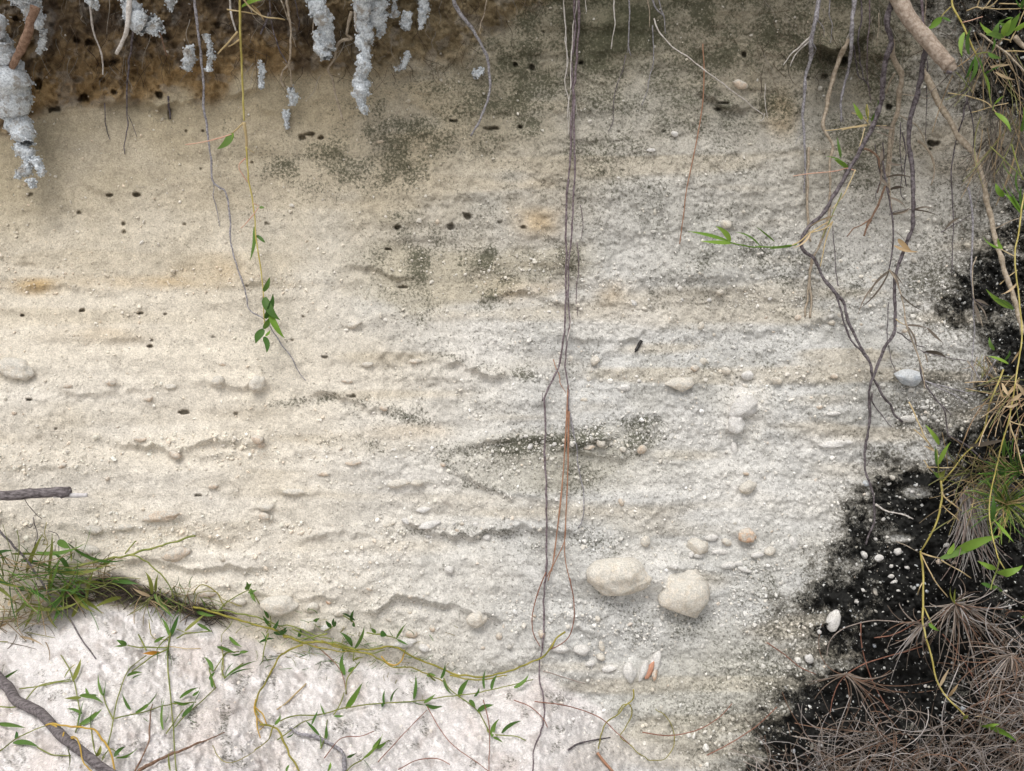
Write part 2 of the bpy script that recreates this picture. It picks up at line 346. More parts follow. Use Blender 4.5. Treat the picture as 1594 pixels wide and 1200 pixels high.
def zones(u, v):
    """albedo, algae and crust of the surface"""
    n1 = fbm(u, v, 150, 4, 50)
    n2 = fbm(u, v, 40, 4, 51, 2.0)
    n3 = fbm(u, v, 12, 3, 52)
    c = line(u, CONTACT)
    below = v - c + 14 * n2

    def col(*c): return np.array(c, float)[None, :]

    def mix(A, B, f): return A * (1 - f[:, None]) + B * f[:, None]
    left = sstep(900, 330, u + 90 * n1)
    A = mix(np.repeat(col(.52, .515, .495), len(u), 0), col(.63, .578, .49), left)
    # browner sand towards the soil; darkening at the top takes in overhang shade
    f = sstep(580, 150, v + 70 * n1 + 25 * n2) * (.35 + .65 * sstep(1000, 620, u))
    A = mix(A, col(.355, .30, .20), f * .9)
    f = sstep(290, 60, v + 50 * n1) * sstep(560, 800, u) * sstep(1440, 1330, u)
    A = mix(A, col(.27, .235, .165), f * .85)
    f = blob(u, v, 1165, 45, 120, 95) * (.75 + .3 * n2)
    A = mix(A, col(.30, .235, .155), np.clip(f, 0, 1))
    # grey, damp patches and tan bands of the bedding
    f = sstep(.05, .6, n1 + .5 * n2) * sstep(420, 800, u) * .38
    A = mix(A, col(.36, .35, .31), f)
    f = sstep(.1, .7, fbm(u, v, 30, 4, 55, 8.0)) * .5
    A = mix(A, col(.47, .41, .31), f)
    for bu, bv, ru, rv, s in ((55, 446, 40, 12, .8), (140, 440, 50, 12, .55), (230, 440, 60, 10, .4), (330, 425, 50, 22, .35), (150, 522, 70, 12, .35), (1215, 178, 22, 30, .6),
                              (770, 452, 80, 16, .4), (915, 450, 60, 20, .45), (840, 330, 40, 40, .45), (640, 672, 60, 12, .3), (930, 470, 50, 20, .35)):
        A = mix(A, col(.44, .30, .13), np.clip(blob(u, v, bu, bv, ru, rv, 0, .8) * s * (.8 + .8 * n2), 0, 1))
    f = blob(u, v, 880, 725, 200, 40, 0, .5) * .5
    A = mix(A, col(.38, .36, .30), f)
    up = line(u, [(640, 662), (700, 688), (760, 672), (860, 664), (960, 652), (1060, 646)])
    lo = line(u, [(640, 664), (700, 724), (740, 750), (790, 766), (860, 768), (930, 752), (985, 722), (1060, 660)])
    lens = sstep(-6, 14, v - up + 8 * n2) * sstep(5, -5, v - lo + 5 * n2) * sstep(645, 690, u) * sstep(1060, 1000, u)
    A = mix(A, col(.38, .36, .295), lens * .42)
    lo2 = line(u, [(500, 440), (560, 470), (640, 494), (720, 474), (800, 454), (880, 432), (940, 430)])
    oliv = sstep(370, 400, v + 20 * n2) * sstep(6, -14, v - lo2 + 6 * n2) * sstep(500, 620, u) * sstep(950, 880, u)
    A = mix(A, col(.40, .36, .27), oliv * .6)
    f = sstep(330, 20, v + 60 * n1) * sstep(620, 820, u) * sstep(1500, 1380, u)
    A = mix(A, col(.24, .22, .165), f * .75)  # top darkened again, overhang shade included in the colour
    A = mix(A, col(.12, .115, .075), np.clip(blob(u, v, 960, 18, 70, 62, 0, .8) * (.75 + .5 * n2), 0, .9))
    # whiter clean sand low on the face and in the middle
    for bu, bv, ru, rv, s in ((640, 730, 130, 60, .5), (1100, 720, 120, 90, .4), (480, 860, 200, 60, .35), (760, 540, 60, 40, .5), (1000, 880, 60, 30, .5), (1160, 630, 30, 40, .8),
                              (760, 590, 60, 20, .5), (1290, 690, 50, 10, .7), (1250, 780, 120, 70, .3), (100, 640, 180, 60, .3), (200, 770, 200, 40, .4), (950, 500, 80, 30, .4)):
        A = mix(A, col(.70, .675, .63), np.clip(blob(u, v, bu, bv, ru, rv, 0, .9) * s * (1 + .6 * n2), 0, 1))
    # slumped white sand
    f = sstep(-4, 18, below) * sstep(1150, 850, u + .35 * (v - 1100) + 40 * n1)
    t = mix(np.repeat(col(.67, .64, .63), len(u), 0), col(.575, .51, .475), np.clip(sstep(.1, .8, fbm(u, v, 60, 4, 57)) * .55, 0, 1))
    t = mix(t, col(.38, .34, .32), sstep(.45, .9, fbm(u, v, 18, 4, 58)) * .6)
    A = A * (1 - f[:, None]) + t * f[:, None]
    f = blob(u, v, 1130, 1100, 150, 90) * .5
    A = mix(A, col(.42, .40, .33), f)
    # humus along the contact
    d = np.abs(v - c + 8)
    f = sstep(22, 4, d + 12 * n2) * sstep(60, 110, u) * sstep(345, 300, u)
    A = mix(A, col(.085, .070, .055), f * .9)
    A = mix(A, col(.14, .11, .075), blob(u, v, 60, 930, 90, 34) * np.clip(.28 + .7 * n2, 0, 1))
    # top soil
    s = sstep(14, -20, v - line(u, SOIL) - 18 * fbm(u, v, 60, 3, 5))
    soil = mix(np.repeat(col(.21, .15, .085), len(u), 0), col(.10, .072, .048), sstep(-.1, .6, fbm(u, v, 36, 4, 60)))
    och = sstep(70, 10, np.abs(v - line(u, SOIL) + 30)) * sstep(560, 420, u) * np.clip(.6 + .9 * n2, 0, 1)
    soil = mix(soil, col(.30, .205, .10), och)
    soil = mix(soil, col(.25, .20, .12), sstep(430, 640, u) * .8)
    soil = mix(soil, col(.33, .31, .28), sstep(.35, .7, fbm(u, v, 18, 3, 61)) * .35)
    A = A * (1 - s[:, None]) + soil * s[:, None]
    A = A * (1 + .10 * n3 + .07 * fbm(u, v, 5, 2, 62))[:, None]
    al = .12 + .26 * sstep(430, 760, u) * (.55 + .45 * sstep(620, 420, v)) + 0 * u
    uw, vw = u + 45 * fbm(u, v, 85, 3, 66), v + 22 * fbm(u, v, 70, 3, 67)
    for bu, bv, ru, rv, an, s2 in ALGAE:
        al = np.maximum(al, s2 * (blob(uw, vw, bu, bv, ru * 1.15, rv * 1.1, an, .9) if rv > 20 else blob(u, v, bu, bv, ru, rv, an, .75)))
    al = np.maximum(al, np.maximum(.50 * lens, .56 * oliv))
    al = np.maximum(al, .80 * sstep(400, 110, v + 70 * n1) * sstep(560, 800, u) * sstep(1480, 1380, u))
    al = al * np.clip(.85 + .55 * fbm(u, v, 34, 3, 64), .3, 1.25)
    on = sstep(0, 20, below) * sstep(1000, 850, u)
    al = al * (1 - on) * (1 - .5 * s) + on * .62 * sstep(.25, .85, fbm(u, v, 26, 4, 68))
    return np.clip(A, .01, .8), np.clip(al, 0, 1), np.clip(crust_mask(u, v), 0, 1)


def axis(a, b, step, lo, hi, grow=1.22):
    mid = list(np.arange(a, b + step * .5, step))
    l, s = [], step
    x = a
    while x > lo:
        s = min(s * grow, 40)
        x -= s
        l.append(x)
    r, s = [], step
    x = mid[-1]
    while x < hi:
        s = min(s * grow, 40)
        x += s
        r.append(x)
    return np.array(l[::-1] + mid + r)


GU = axis(-14, 1608, 1.75, -900, 2500)
GV = axis(-14, 1214, 1.75, -1300, 1750)
UU, VV = np.meshgrid(GU, GV)
NV, NU = UU.shape
PP = relief(UU.ravel(), VV.ravel()).reshape(NV, NU)


def unproject(u, v, P):
    """photo pixel at a relief of P metres -> world point"""
    t = 1 - np.asarray(P) / CAM_D
    return np.stack([(np.asarray(u) - CU) / PPM * t, -np.asarray(P) + 0 * t, (CV - np.asarray(v)) / PPM * t], -1)


def surf(u, v):
    """relief of the finished surface at a pixel (bilinear)"""
    u = np.clip(np.asarray(u, float), GU[0], GU[-1] - 1e-3)
    v = np.clip(np.asarray(v, float), GV[0], GV[-1] - 1e-3)
    i = np.clip(np.searchsorted(GU, u, 'right') - 1, 0, NU - 2)
    j = np.clip(np.searchsorted(GV, v, 'right') - 1, 0, NV - 2)
    fu = (u - GU[i]) / (GU[i + 1] - GU[i])
    fv = (v - GV[j]) / (GV[j + 1] - GV[j])
    return (PP[j, i] * (1 - fu) + PP[j, i + 1] * fu) * (1 - fv) + (PP[j + 1, i] * (1 - fu) + PP[j + 1, i + 1] * fu) * fv


def mesh_np(name, co, faces, k):
    """mesh from numpy arrays, k corners to a face"""
    me = bpy.data.meshes.new(name)
    me.vertices.add(len(co))
    me.vertices.foreach_set('co', np.asarray(co, np.float32).ravel())
    n = len(faces)
    me.loops.add(n * k)
    me.loops.foreach_set('vertex_index', np.asarray(faces, np.int32).ravel())
    me.polygons.add(n)
    me.polygons.foreach_set('loop_start', np.arange(0, n * k, k, dtype=np.int32))
    me.update(calc_edges=True)
    me.polygons.foreach_set('use_smooth', np.ones(n, bool))
    return me


def attr(me, name, data, typ='FLOAT_COLOR'):
    a = me.attributes.new(name, typ, 'POINT')
    if typ == 'FLOAT_COLOR':
        d = np.ones((len(data), 4), np.float32)
        d[:, :3] = data
        a.data.foreach_set('color', d.ravel())
    else:
        a.data.foreach_set('value', np.asarray(data, np.float32).ravel())


# ------------------------------------------------------------------ materials
def nodes(name):
    m = bpy.data.materials.new(name)
    m.use_nodes = True
    nt = m.node_tree
    b = nt.nodes['Principled BSDF']
    b.inputs['Specular IOR Level'].default_value = .25
    return m, nt, b


class NT:
    """terse node wiring"""
    def __init__(s, nt): s.t = nt

    def n(s, typ, **kw):
        x = s.t.nodes.new(typ)
        for k, v in kw.items():
            setattr(x, k, v)
        return x

    def put(s, sock, v):
        if hasattr(v, 'is_output'):
            s.t.links.new(v, sock)
        else:
            sock.default_value = v

    def noise(s, vec, scale, detail=3, rough=.55):
        x = s.n('ShaderNodeTexNoise')
        s.put(x.inputs['Vector'], vec)
        x.inputs['Scale'].default_value = scale
        x.inputs['Detail'].default_value = detail
        x.inputs['Roughness'].default_value = rough
        return x.outputs['Fac']

    def math(s, op, a, b=0.0, c=None):
        x = s.n('ShaderNodeMath', operation=op)
        s.put(x.inputs[0], a)
        s.put(x.inputs[1], b)
        if c is not None: s.put(x.inputs[2], c)
        return x.outputs[0]

    def ramp(s, v, a, b, c=0.0, d=1.0):
        x = s.n('ShaderNodeMapRange', interpolation_type='SMOOTHSTEP')
        s.put(x.inputs['Value'], v)
        for k, q in (('From Min', a), ('From Max', b), ('To Min', c), ('To Max', d)):
            s.put(x.inputs[k], q)
        return x.outputs['Result']

    def mix(s, f, a, b, mode='MIX'):
        x = s.n('ShaderNodeMix', data_type='RGBA', blend_type=mode)
        s.put(x.inputs[0], f)
        s.put(x.inputs[6], a if hasattr(a, 'is_output') else (*a, 1))
        s.put(x.inputs[7], b if hasattr(b, 'is_output') else (*b, 1))
        return x.outputs[2]

    def attr(s, name, out='Color'):
        x = s.n('ShaderNodeAttribute', attribute_name=name)
        return x.outputs[out]

    def bump(s, h, strength, dist, b):
        x = s.n('ShaderNodeBump')
        x.inputs['Strength'].default_value = strength
        x.inputs['Distance'].default_value = dist
        s.put(x.inputs['Height'], h)
        s.t.links.new(x.outputs['Normal'], b.inputs['Normal'])


def bank_material():
    m, nt, b = nodes('bank_sand')
    w = NT(nt)
    pos = w.n('ShaderNodeTexCoord').outputs['Object']
    tint = w.attr('tint')
    al = w.attr('algae', 'Fac')
    cr = w.attr('crust', 'Fac')
    fine = w.noise(pos, 430, 3, .7)
    # salt and pepper of coral sand
    gx = w.ramp(fine, .28, .74, .74, 1.19)
    cm = w.n('ShaderNodeCombineColor')
    for i in range(3): w.put(cm.inputs[i], gx)
    base = w.mix(1.0, tint, cm.outputs[0], 'MULTIPLY')
    # dark algae living on the grains: patches broken into specks
    sp = w.noise(pos, 250, 3, .75)
    fa = w.ramp(w.math('ADD', w.math('MULTIPLY', al, .34), sp), .60, .87, 0, .85)
    base = w.mix(fa, base, (.050, .052, .030))
    c2 = w.math('ADD', cr, w.math('MULTIPLY', w.math('SUBTRACT', sp, .5), 1.5))
    base = w.mix(w.ramp(c2, .08, .55, 0, .85), base, (.115, .108, .088))
    base = w.mix(w.ramp(c2, .50, .74), base, (.019, .019, .018))
    w.put(b.inputs['Base Color'], base)
    b.inputs['Roughness'].default_value = .93
    b.inputs['Specular IOR Level'].default_value = .12
    w.bump(fine, .65, .0028, b)
    return m


def plain(name, c1, c2, scale=60, rough=.8, bump=0.3, bdist=.001, objrand=.0, spec=.2, stretch=None):
    m, nt, b = nodes(name)
    w = NT(nt)
    pos = w.n('ShaderNodeTexCoord').outputs['Object']
    if stretch:
        mp = w.n('ShaderNodeMapping')
        mp.inputs['Scale'].default_value = stretch
        w.put(mp.inputs['Vector'], pos)
        pos = mp.outputs['Vector']
    f = w.ramp(w.noise(pos, scale, 5, .65), .32, .68)
    c = w.mix(f, c1, c2)
    if objrand:
        r = w.n('ShaderNodeObjectInfo').outputs['Random']
        k = w.ramp(r, 0, 1, 1 - objrand, 1 + objrand)
        cm = w.n('ShaderNodeCombineColor')
        for i in range(3): w.put(cm.inputs[i], k)
        c = w.mix(1.0, c, cm.outputs[0], 'MULTIPLY')
    w.put(b.inputs['Base Color'], c)
    b.inputs['Roughness'].default_value = rough
    b.inputs['Specular IOR Level'].default_value = spec
    if bump:
        w.bump(w.noise(pos, scale * 2.5, 4, .65), bump, bdist, b)
    return m


def leaf_material(name, c1, c2, trans=.35, rough=.45):
    m, nt, b = nodes(name)
    w = NT(nt)
    pos = w.n('ShaderNodeTexCoord').outputs['Object']
    r = w.n('ShaderNodeObjectInfo').outputs['Random']
    f = w.math('ADD', w.math('MULTIPLY', r, .75), w.math('MULTIPLY', w.noise(pos, 90, 3), .35))
    c = w.mix(w.ramp(f, .1, .95), c1, c2)
    w.put(b.inputs['Base Color'], c)
    b.inputs['Roughness'].default_value = rough
    b.inputs['Specular IOR Level'].default_value = .3
    tr = w.n('ShaderNodeBsdfTranslucent')
    w.put(tr.inputs['Color'], c)
    ms = w.n('ShaderNodeMixShader')
    ms.inputs[0].default_value = trans
    nt.links.new(b.outputs[0], ms.inputs[1])
    nt.links.new(tr.outputs[0], ms.inputs[2])
    nt.links.new(ms.outputs[0], nt.nodes['Material Output'].inputs['Surface'])
    return m


def tint_material(name, rough=.8, trans=0.0):
    """colour from a per-vertex attribute (each needle, blade or grain has its own colour)"""
    m, nt, b = nodes(name)
    w = NT(nt)
    pos = w.n('ShaderNodeTexCoord').outputs['Object']
    k = w.ramp(w.noise(pos, 300, 3), .3, .7, .8, 1.15)
    cm = w.n('ShaderNodeCombineColor')
    for i in range(3): w.put(cm.inputs[i], k)
    w.put(b.inputs['Base Color'], w.mix(1.0, w.attr('tint'), cm.outputs[0], 'MULTIPLY'))
    b.inputs['Roughness'].default_value = rough
    return m


M = {}
M['bank'] = bank_material()
def stone_material(name, c1, c2, dust=(.56, .535, .48)):
    m, nt, b = nodes(name)
    w = NT(nt)
    g = w.n('ShaderNodeNewGeometry').outputs['Position']
    f = w.noise(g, 430, 3, .7)
    c = w.mix(w.ramp(w.noise(g, 120, 3), .35, .65), c1, c2)
    nz = w.n('ShaderNodeSeparateXYZ')
    w.put(nz.inputs[0], w.n('ShaderNodeNewGeometry').outputs['Normal'])
    c = w.mix(w.ramp(w.math('ADD', w.noise(g, 110, 4, .7), w.math('MULTIPLY', nz.outputs[2], .14)), .44, .60, 0, .85), c, dust)      # sand clinging to it, most on top
    k = w.ramp(f, .28, .74, .74, 1.18)
    cm = w.n('ShaderNodeCombineColor')
    for i in range(3): w.put(cm.inputs[i], k)
    w.put(b.inputs['Base Color'], w.mix(1.0, c, cm.outputs[0], 'MULTIPLY'))
    b.inputs['Roughness'].default_value = .95
    b.inputs['Specular IOR Level'].default_value = .1
    w.bump(f, .7, .0028, b)
    return m


M['stone'] = stone_material('coral_stone', (.62, .56, .47), (.70, .66, .59))
M['stone_white'] = stone_material('chalky_stone', (.64, .625, .60), (.73, .715, .69), (.62, .60, .565))
M['stone_pink'] = stone_material('pinkish_stone', (.58, .47, .37), (.66, .57, .47))
M['stone_orange'] = stone_material('orange_coral', (.58, .38, .26), (.66, .50, .37))
M['stone_red'] = plain('red_brick_coral', (.52, .23, .14), (.64, .38, .27), 260, .9, .7, .0015)
M['stone_blue'] = stone_material('blue_grey_stone', (.44, .48, .53), (.68, .71, .74), (.60, .62, .63))
M['bark_dark'] = plain('dark_root_bark', (.038, .029, .031), (.17, .15, .16), 210, .7, .8, .0012)
M['bark_plum'] = plain('plum_root_bark', (.075, .050, .055), (.21, .175, .19), 260, .7, .6, .0006)
M['bark_grey'] = plain('grey_root_bark', (.12, .11, .118), (.36, .35, .37), 300, .8, .7, .0008)
M['bark_tan'] = plain('tan_root_bark', (.22, .175, .125), (.42, .36, .285), 220, .8, .7, .0008)
M['bark_pale'] = plain('pale_root_bark', (.36, .325, .29), (.58, .555, .53), 240, .8, .6, .0006)
M['bark_brown'] = plain('brown_root_bark', (.14, .080, .052), (.28, .185, .13), 200, .8, .7, .001)
M['bark_branch'] = plain('branch_bark', (.25, .19, .145), (.46, .385, .32), 190, .75, 1.0, .002)
M['stick_dark'] = plain('weathered_stick', (.065, .055, .057), (.24, .215, .22), 330, .75, 1.0, .002, stretch=(.35, 1, 1))
M['wood_pale'] = plain('bare_wood', (.42, .40, .40), (.60, .59, .59), 160, .7, .4, .0006)
M['needle'] = plain('needle_orange', (.25, .125, .075), (.36, .21, .135), 120, .6, 0)
M['needle_grey'] = plain('needle_grey', (.20, .16, .135), (.33, .28, .25), 120, .7, 0)
M['needle_red'] = plain('needle_red', (.17, .075, .05), (.28, .14, .10), 120, .6, 0)
def crust_material():
    m, nt, b = nodes('lime_crust')
    w = NT(nt)
    g = w.n('ShaderNodeNewGeometry').outputs['Position']
    c = w.mix(w.ramp(w.noise(g, 380, 3, .7), .3, .65), (.33, .36, .39), (.66, .70, .73))
    c = w.mix(w.ramp(w.noise(g, 60, 4, .7), .50, .66, 0, .8), c, (.25, .22, .18))   # soil caught in it
    w.put(b.inputs['Base Color'], c)
    b.inputs['Roughness'].default_value = .95
    return m


M['crust'] = crust_material()
M['stem_green'] = plain('green_stem', (.12, .16, .035), (.24, .25, .07), 60, .5, 0)
M['stem_tan'] = plain('tan_stem', (.40, .30, .15), (.52, .42, .25), 60, .6, 0)
M['stem_pink'] = plain('pink_stem', (.52, .27, .20), (.60, .40, .30), 60, .6, 0)
M['stem_yellow'] = plain('yellow_stem', (.34, .28, .07), (.44, .38, .14), 60, .5, 0)
M['vine'] = plain('twining_vine', (.15, .15, .025), (.29, .25, .05), 45, .45, 0)
M['vine_orange'] = plain('orange_vine', (.36, .22, .03), (.44, .30, .06), 60, .45, 0)
M['leaf'] = leaf_material('grass_leaf', (.065, .145, .028), (.13, .23, .045))
M['leaf_bright'] = leaf_material('young_leaf', (.15, .28, .04), (.24, .38, .06), .4)
M['leaf_dark'] = leaf_material('dark_grass_leaf', (.035, .095, .022), (.07, .16, .03))  # blades of a deeper green
M['leaf_olive'] = leaf_material('olive_leaf', (.13, .16, .03), (.22, .24, .05))
M['leaf_dry'] = leaf_material('dry_leaf', (.36, .25, .13), (.50, .39, .25), .2, .7)
M['leaf_dead'] = leaf_material('dead_leaf', (.085, .070, .055), (.17, .14, .11), .1, .8)
M['leaf_orange'] = leaf_material('orange_leaf', (.55, .25, .03), (.62, .33, .06), .2, .6)
M['tint'] = tint_material('tinted_fibre', .75)
M['grain'] = tint_material('shell_grain', .85)
M['beetle'] = plain('black_wing_case', (.010, .010, .010), (.025, .022, .020), 200, .4, .3, .0005, spec=.4)
M['ground'] = plain('pale_beach_sand', (.46, .44, .41), (.58, .56, .53), 3, .95, .4, .004)


# ------------------------------------------------------------------ the bank and the slumped sand as meshes
def build_bank():
    uu, vv = UU.ravel(), VV.ravel()
    co = unproject(uu, vv, PP.ravel())
    idx = np.arange(NV * NU).reshape(NV, NU)
    q = np.stack([idx[:-1, :-1], idx[1:, :-1], idx[1:, 1:], idx[:-1, 1:]], -1).reshape(-1, 4)
    fu = uu[q].mean(1)
    fv = vv[q].mean(1)
    low = fv > line(fu, CONTACT) + 6 * fbm(fu, fv * 0, 30, 2, 70)
    A, al, cr = zones(uu, vv)
    out = []
    for name, sel in (('sand_bank', ~low), ('sand_slope', low)):
        fq = q[sel]
        used = np.unique(fq)
        remap = np.zeros(NV * NU, np.int32)
        remap[used] = np.arange(len(used))
        me = mesh_np(name, co[used], remap[fq], 4)
        attr(me, 'tint', A[used])
        attr(me, 'algae', al[used], 'FLOAT')
        attr(me, 'crust', cr[used], 'FLOAT')
        me.materials.append(M['bank'])
        o = bpy.data.objects.new(name, me)
        COL.objects.link(o)
        out.append(o)
    return out


bank, slope_ob = build_bank()
tagged(bank, 'pale bedded sand bank with dark soil and black crust at its edges', kind='structure')
tagged(slope_ob, 'white slumped sand at the foot of the bank', kind='structure')

g_me = bpy.data.meshes.new('ground')
gx = [-60, -6, -2, 2, 6, 60]
gy = [-90, -12, -4, -1.5, -.2]
gverts = [(x, y, -.655 + .02 * math.sin(3.1 * x + y)) for y in gy for x in gx]
gf = [(j * 6 + i, j * 6 + i + 1, (j + 1) * 6 + i + 1, (j + 1) * 6 + i) for j in range(4) for i in range(5)]
g_me.from_pydata(gverts, [], gf)
g_me.materials.append(M['ground'])
g_ob = bpy.data.objects.new('ground', g_me)
COL.objects.link(g_ob)
tagged(g_ob, 'level pale sand in front of the bank', kind='structure')

# ------------------------------------------------------------------ stones and shell grains set in the bank
def ico(sub, seed, rough, flat=1.0):
    """lumpy pebble of unit radius"""
    import bmesh
    bm = bmesh.new()
    bmesh.ops.create_icosphere(bm, subdivisions=sub, radius=1)
    r = np.random.default_rng(seed)
    ph = r.random((6, 3)) * 6.28
    fr = r.normal(size=(6, 3)) * 1.5
    cut = [Vector(r.normal(size=3)).normalized() for _ in range(4)]
    for vt in bm.verts:
        p = vt.co.copy()
        d = sum(math.sin(fr[i] @ np.array(p) * (1 + .5 * i) + ph[i, 0]) / (1 + .6 * i) for i in range(6))
        d2 = sum(math.sin(fr[i] @ np.array(p) * (3.2 + i) + ph[i, 1]) for i in range(6))
        p *= 1 + rough * .32 * d + (.030 if sub < 4 else .018) * d2
        for c in cut:                      # worn facets
            k = p.dot(c) - .74
            if k > 0: p -= c * k * (.85 if sub < 4 else .5)
        vt.co = p
    me = bpy.data.meshes.new('stone')
    bm.to_mesh(me)
    bm.free()
    me.polygons.foreach_set('use_smooth', np.ones(len(me.polygons), bool))
    return me


_stones = {}


def stone_mesh(sub, k, mat):
    key = (sub, k, mat)
    if key not in _stones:
        me = ico(sub, 100 + k, {1: .55, 2: .55, 3: .42}.get(sub, .34))
        me.materials.append(M[mat])
        _stones[key] = me
    return _stones[key]


def facing(u, v, ang=0.0):
    """orientation that lays a pebble against the bank: x along the picture, y into the bank"""
    return Matrix.Rotation(-R(ang), 4, 'Y')


def stone(u, v, w, h, ang=0.0, mat='stone', proud=.30, sub=2, label=None, name='stone', parent=None, deep=.85):
    """w, h = size across in photo pixels; proud = share of its depth that stands out of the sand"""
    k = random.randrange(9)
    o = bpy.data.objects.new(name, stone_mesh(sub, k, mat))
    COL.objects.link(o)
    t = 1 - float(surf(u, v)) / CAM_D
    rx, rz = w / 2000 * t * 1.02, h / 2000 * t * 1.02
    ry = min(rx, rz) * deep
    P = float(np.median(surf(np.array([u - w * .4, u + w * .4, u, u, u]), np.array([v, v, v - h * .4, v + h * .4, v]))))
    p = unproject(u, v, P + ry * (2 * proud - 1))
    o.matrix_world = Matrix.Translation(Vector(p)) @ facing(u, v, ang + 0) @ Matrix.Diagonal((rx, ry, rz, 1))
    o.parent = parent or bank
    if label: o['label'] = label
    return o


for (u, v, w, h, ang, mt, pr, sub, lb) in NAMED:
    stone(u, v, w, h, ang, mt, pr, sub, lb)

# further stones, sparse on the smooth left, frequent on the rubbly right
_n, _tries = 0, 0
_bands = [(420, 700, 500, 40), (400, 835, 460, 30), (1080, 590, 190, 30), (900, 690, 140, 22), (1120, 860, 120, 40), (900, 960, 300, 40), (480, 960, 200, 40), (1350, 480, 180, 60), (1150, 470, 150, 50), (700, 820, 160, 24)]
while _n < 130 and _tries < 6000:
    _tries += 1
    b = random.choice(_bands)
    u = random.gauss(b[0], b[2] * .45)
    v = random.gauss(b[1], b[3] * .6)
    if not (4 < u < 1590 and 300 < v < line(u, CONTACT) - 8):
        continue
    if any(abs(u - q[0]) < (q[2] + 12) * .6 and abs(v - q[1]) < (q[3] + 10) * .6 for q in NAMED):
        continue
    w = min(5.5 + random.expovariate(.30), 17)
    mt = random.choice(['stone', 'stone', 'stone_pink'] if u < 620 else ['stone', 'stone_white', 'stone_white', 'stone_pink'])
    stone(u, v, w, w * random.uniform(.5, .95), random.uniform(-40, 40), mt, random.uniform(.35, .7), 1)
    _n += 1

# pale chips showing on the black crust
for _ in range(34):
    u, v = random.gauss(1385, 60), random.gauss(900, 45)
    if crust_mask(np.array([u]), np.array([v]))[0] < .5 or any(abs(u - q[0]) < 14 and abs(v - q[1]) < 12 for q in NAMED):
        continue
    w = random.uniform(3.5, 8)
    stone(u, v, w, w * random.uniform(.45, .9), random.uniform(-60, 60), random.choice(['stone_white', 'stone_white', 'stone_blue']), .9, 1)


def shell(u, v):
    """broken orange shell: two pale valves ajar with orange flesh-coloured inside"""
    for (du, dv, w, h, ang, mt, pr) in ((9, -10, 18, 36, -20, 'stone_white', .62), (-8, 2, 14, 34, -26, 'stone_white', .66), (1, 2, 10, 28, -26, 'stone_red', .9), (9, 10, 9, 18, -10, 'stone_orange', .85)):
        stone(u + du, v + dv, w, h, ang, mt, pr, 3, {'stone_red': 'broken orange-red shell wedged in white fragments'}.get(mt))


shell(1010, 1040)


